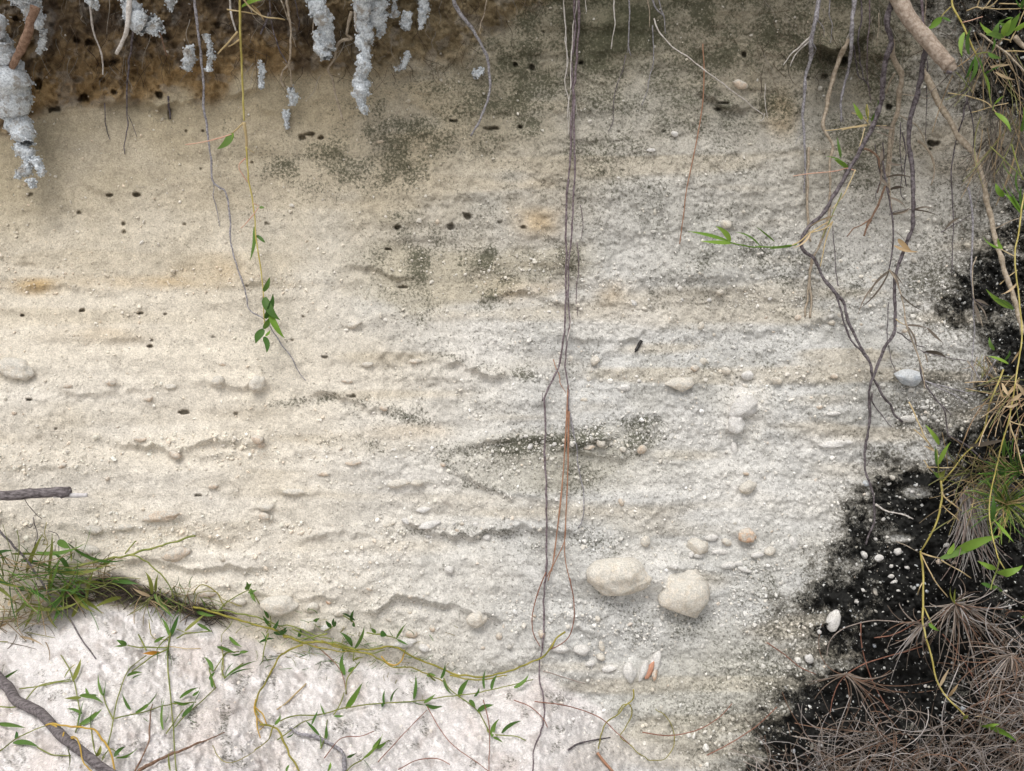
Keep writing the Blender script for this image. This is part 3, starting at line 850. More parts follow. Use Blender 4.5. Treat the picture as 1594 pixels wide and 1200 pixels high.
def grains():
    """shell and coral grit, far too many to count: one mesh"""
    N = 105000
    u = rng.random(N) * 1620 - 10
    v = rng.random(N) * 1230 - 10
    cr = crust_mask(u, v)
    c = line(u, CONTACT)
    soil = v < line(u, SOIL) + 15
    left = sstep(720, 420, u)
    d = .09 + .20 * sstep(520, 820, u) * sstep(180, 420, v)
    for bu, bv, ru, rv, an, s in ((300, 700, 360, 26, -3, .9), (380, 835, 420, 26, 2, .9), (880, 690, 170, 22, -4, 1.0), (960, 660, 120, 16, -6, .8), (890, 725, 120, 40, 0, .7), (1000, 430, 180, 22, -4, .8),
                                  (1130, 465, 190, 24, -5, .8), (1360, 440, 170, 50, 0, .9), (1400, 500, 150, 30, 0, .8), (760, 950, 260, 22, 4, .9), (940, 960, 110, 36, 8, .9), (720, 825, 150, 20, 0, .8),
                                  (1140, 870, 110, 36, 0, .9), (1080, 590, 220, 24, 0, .7), (230, 440, 260, 22, 0, .5), (780, 410, 140, 24, 0, .6), (620, 850, 200, 20, 0, .6), (480, 900, 300, 40, 0, .5),
                                  (1020, 960, 60, 50, 30, .9), (1450, 640, 70, 50, 0, 1.0), (1430, 440, 80, 60, 0, .8), (1220, 860, 60, 40, 0, .7), (790, 580, 70, 10, 10, .8), (1200, 950, 160, 60, 10, .6)):
        d = np.maximum(d, s * blob(u, v, bu, bv, ru, rv, an, .7))
    d = d * np.clip(.7 + .9 * fbm(u, v, 40, 3, 80), .12, 1.4)
    d = d * (.25 + .75 * sstep(250, 430, v + .25 * (700 - u).clip(0)))
    d = np.where(cr > .5, .24 + .12 * sstep(.9, .5, cr), d)
    d = np.where(v > c, np.where(u < 860, .13, d * .6), d)
    d = np.where(soil, .008, d)
    keep = rng.random(N) < d
    u, v, cr, left = u[keep], v[keep], cr[keep], left[keep]
    n = len(u)
    r = np.clip(np.exp(rng.normal(.18, .48, n)), .6, 4.2) * np.where(cr > .5, .80, 1.0)
    P = surf(u, v)
    t = 1 - P / CAM_D
    ctr = unproject(u, v, P + r / 1000 * t * rng.uniform(-.1, .55, n))
    import bmesh
    bm = bmesh.new()
    bmesh.ops.create_icosphere(bm, subdivisions=1, radius=1)
    base = np.array([q.co[:] for q in bm.verts])
    fc = np.array([[q.index for q in f.verts] for f in bm.faces])
    bm.free()
    k = len(base)
    sc = rng.uniform(.45, 1.35, (n, 3)) * (r / 1000 * t)[:, None]
    q = rng.normal(size=(n, 4))
    q /= np.linalg.norm(q, axis=1)[:, None]
    w_, x, y, z = q.T
    Rm = np.stack([1 - 2 * (y * y + z * z), 2 * (x * y - z * w_), 2 * (x * z + y * w_), 2 * (x * y + z * w_), 1 - 2 * (x * x + z * z), 2 * (y * z - x * w_),
                   2 * (x * z - y * w_), 2 * (y * z + x * w_), 1 - 2 * (x * x + y * y)], -1).reshape(n, 3, 3)
    vt = base[None] * (1 + rng.uniform(-.32, .32, (n, k, 1))) * sc[:, None, :]
    vt = np.einsum('nij,nkj->nki', Rm, vt) + ctr[:, None, :]
    f = (fc[None] + (np.arange(n) * k)[:, None, None]).reshape(-1, 3)
    me = mesh_np('grit', vt.reshape(-1, 3), f, 3)
    me.polygons.foreach_set('use_smooth', np.zeros(len(f), bool))
    pal = np.array([(.74, .72, .68), (.66, .61, .52), (.60, .58, .54), (.70, .58, .46), (.46, .43, .38), (.78, .78, .77)])
    pick = np.where(rng.random(n) < .75 * left + .1, rng.choice([1, 1, 3, 0], n), rng.choice([0, 0, 2, 2, 5, 4, 1], n))
    colr = pal[pick] * rng.uniform(.8, 1.05, n)[:, None]
    loc = zones(u, v)[0]
    colr = np.where((cr > .5)[:, None], colr, .55 * colr + .45 * np.clip(loc * 1.3, 0, .8))
    colr = np.where((cr > .5)[:, None], colr * np.array([.92, .95, .97]) * rng.uniform(.4, 1.1, n)[:, None], colr)
    attr(me, 'tint', np.repeat(colr, k, 0))
    me.materials.append(M['grain'])
    o = bpy.data.objects.new('grit', me)
    COL.objects.link(o)
    o.parent = bank
    tagged(o, kind='stuff')
    return n


N_GRAINS = grains()

# ------------------------------------------------------------------ roots, stems, leaves
def spline(pts, step):
    """smooth pixel path through the traced points"""
    p = np.array(pts, float)
    if len(p) == 2:
        p = np.array([p[0], p[0] * .66 + p[1] * .34, p[0] * .33 + p[1] * .67, p[1]])
    q = np.vstack([2 * p[0] - p[1], p, 2 * p[-1] - p[-2]])
    out = []
    for i in range(1, len(q) - 2):
        a, b, c, d = q[i - 1], q[i], q[i + 1], q[i + 2]
        n = max(2, int(np.linalg.norm(c - b) / step) + 1)
        t = np.linspace(0, 1, n, endpoint=False)[:, None]
        out.append(.5 * (2 * b + (c - a) * t + (2 * a - 5 * b + 4 * c - d) * t * t + (3 * b - 3 * c + d - a) * t ** 3))
    out.append(p[-1:])
    return np.vstack(out)


def smooth_surf(u, v, w=26):
    s = 0
    for du, dv in ((0, 0), (w, 0), (-w, 0), (0, w), (0, -w)):
        s = s + surf(u + du, v + dv)
    return s / 5


def path3(pts, off, step, jit, r=1.0):
    """world points of a strand that hangs `off` metres (start, end) in front of the bank"""
    p = spline(pts, step)
    n = len(p)
    t = np.linspace(0, 1, n)
    if jit:
        k = random.random() * 500
        p = p + jit * np.stack([fbm(np.arange(n) * step + k, np.zeros(n), 16, 2, 3), fbm(np.arange(n) * step + k, np.ones(n) * 40, 16, 2, 4)], -1)
    o = np.interp(t, np.linspace(0, 1, len(off)), off)
    P = np.maximum(smooth_surf(p[:, 0], p[:, 1]) + o, surf(p[:, 0], p[:, 1]) + .55 * r / 1000 + np.minimum(o, .001))
    if n > 4:
        ker = np.array([.25, .5, .25])
        for _ in range(3):
            P[1:-1] = np.convolve(P, ker, 'valid')
    return unproject(p[:, 0], p[:, 1], P), 1 - P / CAM_D


def tube_geo(pts, rad, sides):
    n = len(pts)
    T = np.gradient(pts, axis=0)
    T /= np.linalg.norm(T, axis=1)[:, None] + 1e-12
    ref = np.array([0., 1., 0.])
    A = np.cross(T, ref)
    A /= np.linalg.norm(A, axis=1)[:, None] + 1e-9
    B = np.cross(T, A)
    an = np.arange(sides) * 2 * math.pi / sides
    ring = pts[:, None, :] + rad[:, None, None] * (np.cos(an)[None, :, None] * A[:, None, :] + np.sin(an)[None, :, None] * B[:, None, :])
    v = ring.reshape(-1, 3)
    f = []
    for i in range(n - 1):
        for j in range(sides):
            k = (j + 1) % sides
            f.append((i * sides + j, i * sides + k, (i + 1) * sides + k, (i + 1) * sides + j))
    return v, f, sides, n


def strand(pts, r0, r1=None, off=(.01, .006), jit=.8, knob=.14, sides=6, step=5.0):
    r1 = r0 if r1 is None else r1
    p, t = path3(pts, off, step, jit, (r0 + r1) / 2)
    n = len(p)
    s = np.linspace(0, 1, n)
    rad = (r0 + (r1 - r0) * s) / 1000 * t
    k = random.random() * 300
    rad = rad * (1 + knob * fbm(np.arange(n) * step + k, np.zeros(n), 14, 2, 6))
    rad = np.maximum(rad, .00025)
    v, f, sd, n = tube_geo(p, rad, sides)
    v = [tuple(x) for x in v]
    v += [tuple(p[0]), tuple(p[-1])]
    a, b = len(v) - 2, len(v) - 1
    for j in range(sd):
        f.append((a, (j + 1) % sd, j))
        f.append((b, (n - 1) * sd + j, (n - 1) * sd + (j + 1) % sd))
    return v, f


def join(geos):
    v, f = [], []
    for gv, gf in geos:
        k = len(v)
        v += list(gv)
        f += [tuple(i + k for i in q) for q in gf]
    return v, f


def mk(name, geo, mat, parent=None, origin=None):
    v, f = geo
    if parent is not None and origin is None:
        origin = Vector(parent['_o']) if '_o' in parent else parent.location.copy()
    origin = Vector(origin) if origin is not None else Vector(v[0])
    me = bpy.data.meshes.new(name)
    me.from_pydata([(x[0] - origin.x, x[1] - origin.y, x[2] - origin.z) for x in v], [], f)
    me.materials.append(M[mat])
    me.polygons.foreach_set('use_smooth', np.ones(len(me.polygons), bool))
    o = bpy.data.objects.new(name, me)
    COL.objects.link(o)
    if parent is not None:
        o.parent = parent          # the parent sits at `origin` without rotation or scale
    else:
        o.location = origin
    return o


def thing(name, label, cat, u, v, off=.01, group=None):
    o = bpy.data.objects.new(name, None)
    o.empty_display_size = .02
    COL.objects.link(o)
    o.location = Vector(unproject(u, v, float(surf(u, v)) + off))
    return tagged(o, label, cat, group)


def leaf_geo(b, t, w, off=(.01, .02), roll=0.0, bow=0.0, arch=.12, fold=.22, n=7, P0=None):
    """lance-shaped grass leaf from pixel b to pixel t, w pixels wide"""
    b, t = np.array(b, float), np.array(t, float)
    mid = (b + t) / 2
    d = t - b
    L = np.linalg.norm(d) + 1e-6
    mid = mid + bow * np.array([-d[1], d[0]])
    uu = np.array([b[0], mid[0], t[0]])
    vv = np.array([b[1], mid[1], t[1]])
    base = smooth_surf(uu, vv, 18) if P0 is None else np.full(3, P0)
    P = base + np.array([off[0], (off[0] + off[1]) / 2 + arch * L / 1000, off[1]])
    P = np.maximum(P, surf(uu, vv) + .0015)
    q = unproject(uu, vv, P)
    s = np.linspace(0, 1, n + 1)[:, None]
    c = (1 - s) ** 2 * q[0] + 2 * s * (1 - s) * (2 * q[1] - .5 * q[0] - .5 * q[2]) + s ** 2 * q[2]
    T = np.gradient(c, axis=0)
    T /= np.linalg.norm(T, axis=1)[:, None]
    view = np.array([0., 1., 0.])
    side = np.cross(T, view)
    side /= np.linalg.norm(side, axis=1)[:, None] + 1e-9
    nrm = np.cross(side, T)
    a = R(roll)
    S = side * math.cos(a) + nrm * math.sin(a)
    N = nrm * math.cos(a) - side * math.sin(a)
    s = s[:, 0]
    prof = np.power(np.clip(s + .03, 0, 1), .6) * np.power(np.clip(1 - s, 0, 1), 1.05)
    prof = prof / prof.max()
    hw = (w / 2000 * (1 - P.mean() / CAM_D)) * np.maximum(prof, .04)
    wav = 1 + .10 * np.sin(s * 9 + random.random() * 6)
    l = c - S * (hw * wav)[:, None]
    r = c + S * hw[:, None]
    m = c + N * (hw * fold)[:, None]
    v = np.stack([l, m, r], 1).reshape(-1, 3)
    f = []
    for i in range(n):
        k = i * 3
        f += [(k, k + 1, k + 4, k + 3), (k + 1, k + 2, k + 5, k + 4)]
    return [tuple(x) for x in v], f


def leaves(parent, lst, mat='leaf', off=(.008, .016), w=5.0, name='leaf'):
    """lst rows: (u0, v0, u1, v1[, width[, material]])"""
    for q in lst:
        ww = q[4] if len(q) > 4 and q[4] else w
        mm = q[5] if len(q) > 5 else mat
        g = leaf_geo(q[:2], q[2:4], ww * random.uniform(.85, 1.12), off, random.uniform(-48, 48), random.uniform(-.13, .13), random.uniform(.02, .16), random.uniform(.12, .4))
        o = mk(name, g, mm, parent, parent.location)


def plant(name, label, cat, stems, lvs, off=(.010, .006), group=None, mat='stem_green', lmat='leaf', loff=(.008, .016), w=5.0, r=1.1, extra=()):
    p0 = (stems[0]['p'] if isinstance(stems[0], dict) else stems[0])[0] if stems else lvs[0][:2]
    t = thing(name, label, cat, p0[0], p0[1], off[0], group)
    for s in stems:
        pts, m, rr = s, mat, r
        if isinstance(s, dict):
            pts, m, rr = s['p'], s.get('m', mat), s.get('r', r)
        mk('stem', strand(pts, rr, rr * .75, off, .5, .08, 5), m, t, t.location)
    leaves(t, lvs, lmat, loff, w)
    return t


def root(name, label, cat, pts, r0, r1, mat, off=(.02, .008), branches=(), group=None, sides=7, jit=1.1, knob=.2, bname='branch'):
    """one hanging root: the main strand and its side branches as parts"""
    if not branches:
        o = mk(name, strand(pts, r0, r1, off, jit, knob, sides), mat)
        return tagged(o, label, cat, group)
    t = thing(name, label, cat, pts[0][0], pts[0][1], off[0], group)
    mk('main_strand', strand(pts, r0, r1, off, jit, knob, sides), mat, t, t.location)
    for b in branches:
        bp, b0, b1 = b[0], b[1], b[2]
        bm_ = b[3] if len(b) > 3 else mat
        bo = b[4] if len(b) > 4 else (off[0] * .6, off[1])
        mk(bname, strand(bp, b0, b1, bo, jit, knob, 5), bm_, t, t.location)
    return t


def crusted(label, pts, rads, off=(.03, .02), grit_n=90, stem=None, mat='crust', sz=(.7, 2.3), name='crusted_root'):
    """root wrapped in pale crumbs of cemented sand: a ragged core buried under hundreds of crumbs"""
    t = thing(name, label, 'root', pts[0][0], pts[0][1], off[0], 'roots crusted with pale sand')
    p, tt = path3(pts, off, 2.2, 1.2, 4)
    n = len(p)
    rad = np.interp(np.linspace(0, 1, n), np.linspace(0, 1, len(rads)), rads) / 1000 * tt
    rad = 1.18 * rad * np.clip(1 + .38 * fbm(np.arange(n) * 2.2 + random.random() * 400, np.zeros(n), 34, 3, 5), .5, 1.4)
    v, f, sd, n = tube_geo(p, rad, 14)
    V = v.reshape(n, sd, 3)
    ang = np.arange(sd) / sd * 6.283
    k = random.random() * 90
    ii = np.arange(n)[:, None] * 2.2
    uu = ii + 0 * ang[None]
    vv = 0 * ii + (np.cos(ang) * 11 + 40 * np.sin(ang * .5) ** 2)[None]
    nz = fbm(uu + k * 9, vv, 9, 3, 9) * .7 + fbm(uu + k * 9, vv, 26, 2, 11) * .5 + .45 * fbm(uu + k * 5, vv, 4, 2, 14)
    C = p[:, None, :]
    V = C + (V - C) * np.clip(.9 + .6 * nz * np.minimum(1, .0075 / np.maximum(rad, 1e-5))[:, None], .35, 1.6)[:, :, None]
    geos = [([tuple(x) for x in V.reshape(-1, 3)], f)]
    o6 = np.array([(1, 0, 0), (-1, 0, 0), (0, 1, 0), (0, -1, 0), (0, 0, 1), (0, 0, -1)], float)
    of = [(0, 2, 4), (2, 1, 4), (1, 3, 4), (3, 0, 4), (2, 0, 5), (1, 2, 5), (3, 1, 5), (0, 3, 5)]
    for q in range(int(grit_n * 3.2)):                       # crumbs stuck to it
        i = random.randrange(n)
        r = random.uniform(*sz) ** 1.0 / 1000
        c = V[i, random.randrange(sd)] + rng.normal(0, .0011, 3)
        A = rng.normal(size=(3, 3))
        A = np.linalg.qr(A)[0]
        vs = (o6 * rng.uniform(.6, 1.35, (6, 1)) * r) @ A + c
        geos.append(([tuple(z) for z in vs], of))
    o = mk('sand_crust', join(geos), mat, t, t.location)
    if stem:
        for sp, r, m in stem:
            mk('root_core', strand(sp, r, r * .6, (off[0] + .004, off[-1] + .004), .8, .15, 6), m, t, t.location)
    return t


def bundle(n, pts_fn, r=.9, sides=4, step=9.0):
    """many thin fibres in one mesh, each with its own colour; pts_fn(i) -> (world points, colour, radius px)"""
    V, F, Cc = [], [], []
    k = 0
    for i in range(n):
        q = pts_fn(i)
        if q is None:
            continue
        p, c, rr = q
        s = np.linspace(0, 1, len(p))
        rad = rr / 1000 * (1 - .45 * s) * .9
        v, f, sd, m = tube_geo(np.asarray(p), rad, sides)
        V.append(v)
        F.append(np.array(f) + k)
        Cc.append(np.repeat(np.array([c]), len(v), 0))
        k += len(v)
    return np.vstack(V), np.vstack(F), np.vstack(Cc)


def mk_bundle(name, data, parent=None, mat='tint'):
    V, F, C = data
    org = np.array(parent.location[:]) if parent is not None else np.zeros(3)
    me = mesh_np(name, V - org, F, 4)
    attr(me, 'tint', np.clip(C, .005, .9))
    me.materials.append(M[mat])
    o = bpy.data.objects.new(name, me)
    COL.objects.link(o)
    if parent is not None: o.parent = parent
    return o

# ------------------------------------------------------------------ hanging roots
HR = 'roots hanging down the bank'
TR = 'thin rootlets under the soil'
root('hanging_root', 'long dark plum root hanging down the middle to the white sand', 'root',
     [(893, -60), (893, 0), (895, 40), (890, 100), (893, 150), (889, 200), (886, 260), (881, 330), (882, 400), (881, 455), (879, 510), (872, 560), (861, 590), (847, 622), (849, 660),
      (848, 720), (851, 780), (850, 830), (851, 870), (847, 920), (846, 960), (845, 1005), (841, 1030), (841, 1060), (847, 1105), (843, 1135), (831, 1170), (827, 1230)],
     1.8, 1.25, 'bark_plum', (.012, .014, .008, .006), [([(860, 560), (868, 580), (874, 598), (880, 610)], .8, .6, 'needle'), ([(845, 623), (843, 612)], .8, .5)], HR)
root('hanging_root', 'paired red-brown root twisting beside the long dark one', 'root',
     [(902, -60), (901, 0), (901, 30), (898, 80), (894, 130), (894, 200), (895, 250), (892, 300), (891, 350), (886, 400), (885, 460), (887, 500), (882, 540), (880, 570), (884, 600), (885, 640)],
     2.0, 1.1, 'bark_plum', (.016, .018, .01), [([(898, 0), (893, 40), (890, 90), (888, 140)], 1.3, .8, 'bark_pale'), ([(884, 470), (889, 500), (884, 530)], .9, .7, 'bark_pale')], HR)
root('hanging_root', 'pale twin strands at the top of the middle root bundle', 'root',
     [(880, -50), (878, 10), (882, 70), (884, 100), (880, 125), (884, 150), (887, 180), (892, 215)], 1.1, .7, 'bark_pale', (.014, .006),
     [([(879, 40), (882, 85), (884, 120)], .7, .5), ([(893, 140), (896, 160), (900, 182)], .8, .5), ([(888, 140), (884, 175), (886, 210)], .7, .5)], HR)
root('hanging_root', 'thin grey thread with a white tip below the orange needles', 'root',
     [(885, 632), (889, 655), (897, 690), (900, 720), (905, 745), (909, 775), (908, 803), (900, 822)], 1.1, .7, 'bark_grey', (.008, .004), (), HR)
root('hanging_root', 'short red thread right of the middle root bundle', 'root',
     [(898, 378), (900, 420), (897, 450), (899, 490)], .8, .5, 'bark_plum', (.006, .003), (), HR)
root('hanging_root', 'faint dark thread beside the upper middle bundle', 'root',
     [(904, 318), (907, 345), (905, 372)], .7, .5, 'bark_plum', (.005, .003), (), HR)
root('hanging_root', 'blue-grey root on the left hanging past the green shoot', 'root',
     [(303, -50), (303, 0), (305, 30), (312, 80), (316, 120), (318, 170), (323, 200), (328, 240), (331, 280), (340, 290), (352, 300), (357, 330), (359, 370), (365, 405), (378, 440), (385, 465),
      (388, 482), (407, 494), (425, 515), (440, 537), (455, 560), (465, 580), (477, 592)], 2.2, .8, 'bark_grey', (.03, .02, .01, .004), [([(331, 280), (334, 310), (343, 352)], .8, .5, 'bark_grey', (.006, .003))], HR)
root('hanging_root', 'curved pale root shaped like a hook at top centre', 'root',
     [(702, -40), (705, 0), (712, 15), (727, 35), (742, 55), (752, 75), (758, 90), (762, 110), (763, 135), (760, 155), (752, 175), (743, 195), (733, 212)], 3.2, 1.6, 'bark_grey', (.04, .02),
     [([(757, 0), (752, 25), (748, 42), (743, 52)], 1.0, .8, 'bark_tan', (.035, .035))], HR)
root('hanging_root', 'kinked tan root between two crusted roots', 'root',
     [(546, 20), (541, 40), (540, 52), (549, 60), (536, 61), (525, 72), (522, 90), (511, 108), (518, 122), (522, 150), (528, 170), (533, 186)], 2.6, 1.2, 'bark_tan', (.045, .02), (), HR)
root('hanging_root', 'forked tan root ending in two prongs near the green stem', 'root',
     [(444, -40), (446, 0), (451, 25), (453, 50), (453, 80), (450, 98), (441, 110), (438, 125), (443, 136)], 2.0, 1.3, 'bark_tan', (.045, .022),
     [([(450, 98), (453, 115), (454, 135)], 1.3, 1.0), ([(436, 0), (446, 24), (452, 40)], 1.2, .9), ([(453, 55), (460, 72)], .9, .6)], HR)
root('hanging_root', 'thin dark root running into the fork of the tan one', 'root', [(418, -20), (420, 20), (427, 55), (437, 80), (447, 98)], 1.0, .8, 'bark_dark', (.03, .03), (), HR)
root('hanging_root', 'short dark peg of root in brown soil left of the fork', 'root', [(419, 20), (414, 36), (405, 53)], 2.0, 1.4, 'bark_dark', (.02, .018), (), HR)
root('hanging_root', 'dark threadlike root right of the fork', 'root', [(458, -20), (460, 8), (466, 28), (464, 48)], .9, .5, 'bark_dark', (.015, .008), (), TR)
root('hanging_root', 'smooth pale peg of root with a rounded tip', 'root', [(207, -50), (202, 0), (200, 25), (196, 50), (188, 70), (181, 83)], 5.4, 2.4, 'bark_pale', (.05, .045), (), HR, 9, .8, .12)
root('hanging_root', 'stout red-brown root in front of the large white crust', 'root', [(54, 10), (44, 48), (34, 75), (20, 102), (9, 125), (8, 142)], 7.0, 4.6, 'bark_brown', (.07, .066), (), HR, 9, 1, .16)
root('hanging_root', 'thin white root dropping to a burrow in the ochre soil', 'root', [(138, -20), (142, 20), (147, 55), (155, 78), (159, 95), (160, 116)], 1.9, 1.1, 'bark_pale', (.03, .012), (), HR)
root('hanging_root', 'fine black rootlet on pale sand below the burrows', 'root', [(163, 160), (163, 185), (167, 202), (170, 218)], .9, .5, 'bark_dark', (.004, .002), (), TR)
root('hanging_root', 'dark root with frayed tip below the pale peg', 'root', [(207, 40), (205, 60), (202, 90), (199, 120), (198, 175), (200, 190), (196, 210), (192, 228), (194, 240)], 1.7, .7, 'bark_dark', (.028, .004),
     [([(200, 180), (207, 196), (213, 214)], .5, .4)], HR)
root('hanging_root', 'brown rootlet among fibres right of the pale peg', 'root', [(236, 30), (248, 50), (255, 70), (262, 88)], 1.6, .9, 'bark_brown', (.025, .02), [([(248, 50), (235, 58)], .7, .5)], TR)
root('hanging_root', 'whitish rootlet close beside the green hanging stem', 'root', [(357, -10), (358, 16), (362, 32), (367, 48)], 1.7, 1.4, 'bark_pale', (.035, .032), (), TR)
root('hanging_root', 'dark speck-like rootlet hanging under the ochre soil', 'root', [(262, 150), (263, 165), (264, 186)], 1.8, 1.2, 'bark_dark', (.004, .002), (), TR)
root('hanging_root', 'thin tan rootlet in front of the first crusted root', 'root', [(497, -10), (494, 15), (488, 40), (488, 58)], 1.1, .8, 'bark_tan', (.06, .05), (), TR)
root('hanging_root', 'wavy white rootlet on the dark algae at top', 'root', [(956, -30), (955, 0), (957, 30), (954, 52), (950, 76)], 1.2, .7, 'bark_pale', (.02, .006), (), TR)
root('hanging_root', 'straight grey rootlet on the dark algae with a frayed end', 'root', [(980, -30), (980, 0), (980, 40), (979, 75), (982, 87)], 1.2, .9, 'bark_grey', (.02, .006), [([(979, 72), (976, 82)], .6, .5)], TR)
root('hanging_root', 'orange rootlet at the top edge beside the grey pair', 'root', [(1006, -20), (1008, 0), (1010, 20), (1010, 42)], 1.0, .6, 'bark_tan', (.02, .01), (), TR)
root('hanging_root', 'pair of pale rootlets joined at the top edge', 'root', [(1015, -20), (1017, 0), (1022, 15), (1031, 24)], 1.5, .9, 'bark_grey', (.022, .014), [([(1023, -5), (1030, 14), (1034, 28), (1035, 52)], 1.2, .6, 'bark_grey')], TR)
root('hanging_root', 'hair-thin dark root line on grey sand below the algae', 'root', [(974, 86), (970, 110), (960, 135), (955, 165), (953, 190), (946, 205)], .8, .5, 'bark_dark', (.003, .002), (), TR)
root('hanging_root', 'hair-thin root line left of the long white thread', 'root', [(1016, 40), (1017, 90), (1010, 125), (1007, 140), (998, 164)], .8, .5, 'bark_grey', (.004, .002), (), TR)
root('hanging_root', 'long straight white thread slanting across the bank', 'root', [(1018, 28), (1025, 50), (1050, 75), (1080, 95), (1105, 115), (1130, 133), (1160, 157), (1190, 178)], .95, .8, 'bark_pale', (.03, .05, .03),
     [([(1192, 130), (1190, 160), (1194, 184)], .7, .5, 'bark_pale', (.03, .025)), ([(1190, 176), (1186, 188)], .6, .5, 'bark_pale', (.03, .028))], TR)
root('hanging_root', 'short pale rootlet at the top edge right of the middle bundle', 'root', [(911, -20), (912, 0), (913, 18)], 1.0, .7, 'bark_pale', (.02, .015), (), TR)
# right
root('hanging_root', 'shaggy purple-grey root with splayed side fibres', 'root', [(1278, -50), (1275, 0), (1270, 30), (1262, 60), (1262, 90), (1255, 115), (1252, 145), (1250, 175), (1252, 210), (1254, 245), (1252, 300)], 4.2, 1.0, 'bark_grey',
     (.05, .03, .01), [([(1262, 58), (1242, 75), (1228, 88), (1218, 102)], 1.8, .6, 'bark_pale'), ([(1263, 62), (1245, 78), (1234, 92), (1230, 104)], 1.5, .6, 'bark_pale'), ([(1268, 25), (1280, 40), (1283, 58)], .7, .4),
                       ([(1264, 66), (1270, 76), (1266, 88)], 1.0, .5), ([(1252, 204), (1241, 216), (1238, 224)], .5, .4)], HR)
root('hanging_root', 'straight grey root dividing beside the shaggy purple one', 'root', [(1332, -50), (1330, 0), (1327, 30), (1325, 60), (1325, 85), (1320, 112), (1312, 145), (1309, 165), (1310, 190)], 4.4, 1.4, 'bark_grey', (.05, .02),
     [([(1326, 40), (1320, 60), (1317, 75)], 1.6, 1.0, 'bark_pale'), ([(1329, 72), (1333, 100), (1337, 120), (1350, 128)], 1.2, .7, 'bark_dark'), ([(1310, 180), (1315, 190)], .6, .4)], HR)
root('hanging_root', 'sinuous tan root below the straight grey one', 'root', [(1322, 62), (1312, 80), (1299, 112), (1292, 140), (1288, 165), (1282, 190), (1286, 205), (1295, 220), (1296, 235), (1292, 255), (1293, 300)], 4.0, 1.6, 'bark_tan', (.03, .012), (), HR)
root('hanging_root', 'longest thick dark root with a sharp elbow on the right', 'root',
     [(1392, -60), (1390, 0), (1383, 20), (1382, 40), (1388, 62), (1379, 95), (1374, 130), (1373, 155), (1364, 180), (1356, 203), (1340, 232), (1322, 262), (1304, 295), (1282, 330), (1258, 355), (1248, 374), (1252, 392),
      (1267, 403), (1279, 427), (1299, 455), (1314, 472), (1317, 490), (1329, 520), (1342, 545), (1355, 565), (1358, 582), (1367, 600), (1375, 615), (1385, 630), (1392, 645), (1405, 656)], 5.0, 1.6, 'bark_dark', (.10, .075, .05, .03, .012),
     [([(1299, 452), (1305, 470), (1314, 500), (1325, 530), (1340, 545), (1356, 566)], 1.8, 1.4, 'bark_dark', (.045, .03)), ([(1304, 445), (1300, 400), (1297, 350)], .9, .6, 'bark_dark', (.05, .03))], HR, 8)
root('hanging_root', 'knobbly tan root branching off the thick dark one', 'root', [(1388, 62), (1391, 90), (1402, 112), (1403, 130), (1400, 150), (1397, 178), (1391, 192), (1386, 212), (1384, 240), (1380, 275)], 4.4, 2.4, 'bark_tan', (.075, .02),
     [([(1392, 115), (1385, 128), (1379, 145)], 1.8, 1.0), ([(1402, 146), (1420, 148), (1440, 152), (1462, 150)], .8, .5), ([(1400, 180), (1415, 187), (1428, 196), (1435, 210), (1440, 222)], 1.0, .8)], HR)
root('hanging_root', 'dark root that straightens then zigzags to the black crust', 'root',
     [(1446, 60), (1436, 95), (1434, 112), (1431, 135), (1424, 160), (1417, 190), (1415, 220), (1418, 250), (1421, 300), (1421, 350), (1413, 370), (1408, 390), (1398, 415), (1394, 435), (1393, 470), (1393, 515), (1380, 535), (1372, 555), (1362, 578),
      (1354, 605), (1353, 640), (1353, 660), (1348, 690), (1346, 720), (1348, 740), (1357, 760), (1361, 780), (1360, 812), (1354, 828), (1348, 847)], 4.2, 1.4, 'bark_dark', (.09, .06, .035, .012, .006),
     [([(1363, 786), (1380, 796), (1395, 799), (1410, 802), (1421, 808)], 1.7, 1.0, 'bark_pale', (.02, .02)), ([(1357, 612), (1357, 624), (1367, 640), (1380, 655), (1388, 664)], 1.2, .7, 'bark_dark', (.016, .01)),
      ([(1395, 517), (1410, 525), (1430, 538), (1438, 541)], 1.0, .7, 'bark_dark', (.03, .02)), ([(1362, 695), (1357, 710), (1349, 725)], .5, .4, 'bark_dark', (.01, .01))], HR, 8)
root('hanging_root', 'long tan root curving down the far right side', 'root', [(1437, 108), (1448, 130), (1462, 160), (1480, 192), (1488, 208), (1508, 230), (1520, 248), (1530, 280), (1535, 305), (1543, 340), (1550, 370), (1558, 400), (1565, 425), (1575, 452),
                                                                               (1583, 480), (1592, 520)], 4.6, 3.6, 'bark_tan', (.04, .05, .06), (), HR, 8)
root('hanging_root', 'brown crooked root tip sticking out below the tan fork', 'root', [(1428, 218), (1438, 225), (1448, 240), (1455, 258), (1453, 275), (1449, 288)], 2.4, .8, 'bark_tan', (.02, .012), (), HR)
root('hanging_root', 'pale double root pressed against the bank under the elbow', 'root', [(1258, 230), (1257, 300), (1259, 350), (1262, 375)], 2.4, 1.6, 'bark_tan', (.006, .005), [([(1292, 300), (1290, 340), (1276, 380), (1264, 405), (1258, 440), (1256, 470), (1253, 492)], 2.4, 1.4, 'bark_tan', (.02, .004)),
     ([(1264, 405), (1260, 440), (1263, 470), (1262, 494)], 2.2, 1.6, 'bark_tan', (.012, .003))], HR)
root('hanging_root', 'brown claw-like root fork left of the dead grass', 'root', [(1378, 290), (1370, 312), (1360, 332), (1353, 345), (1345, 366)], 1.8, 1.4, 'bark_brown', (.03, .015), [([(1355, 340), (1340, 350), (1326, 358), (1318, 368)], 1.3, .7), ([(1356, 342), (1350, 352)], 3.2, 1.6)], HR)
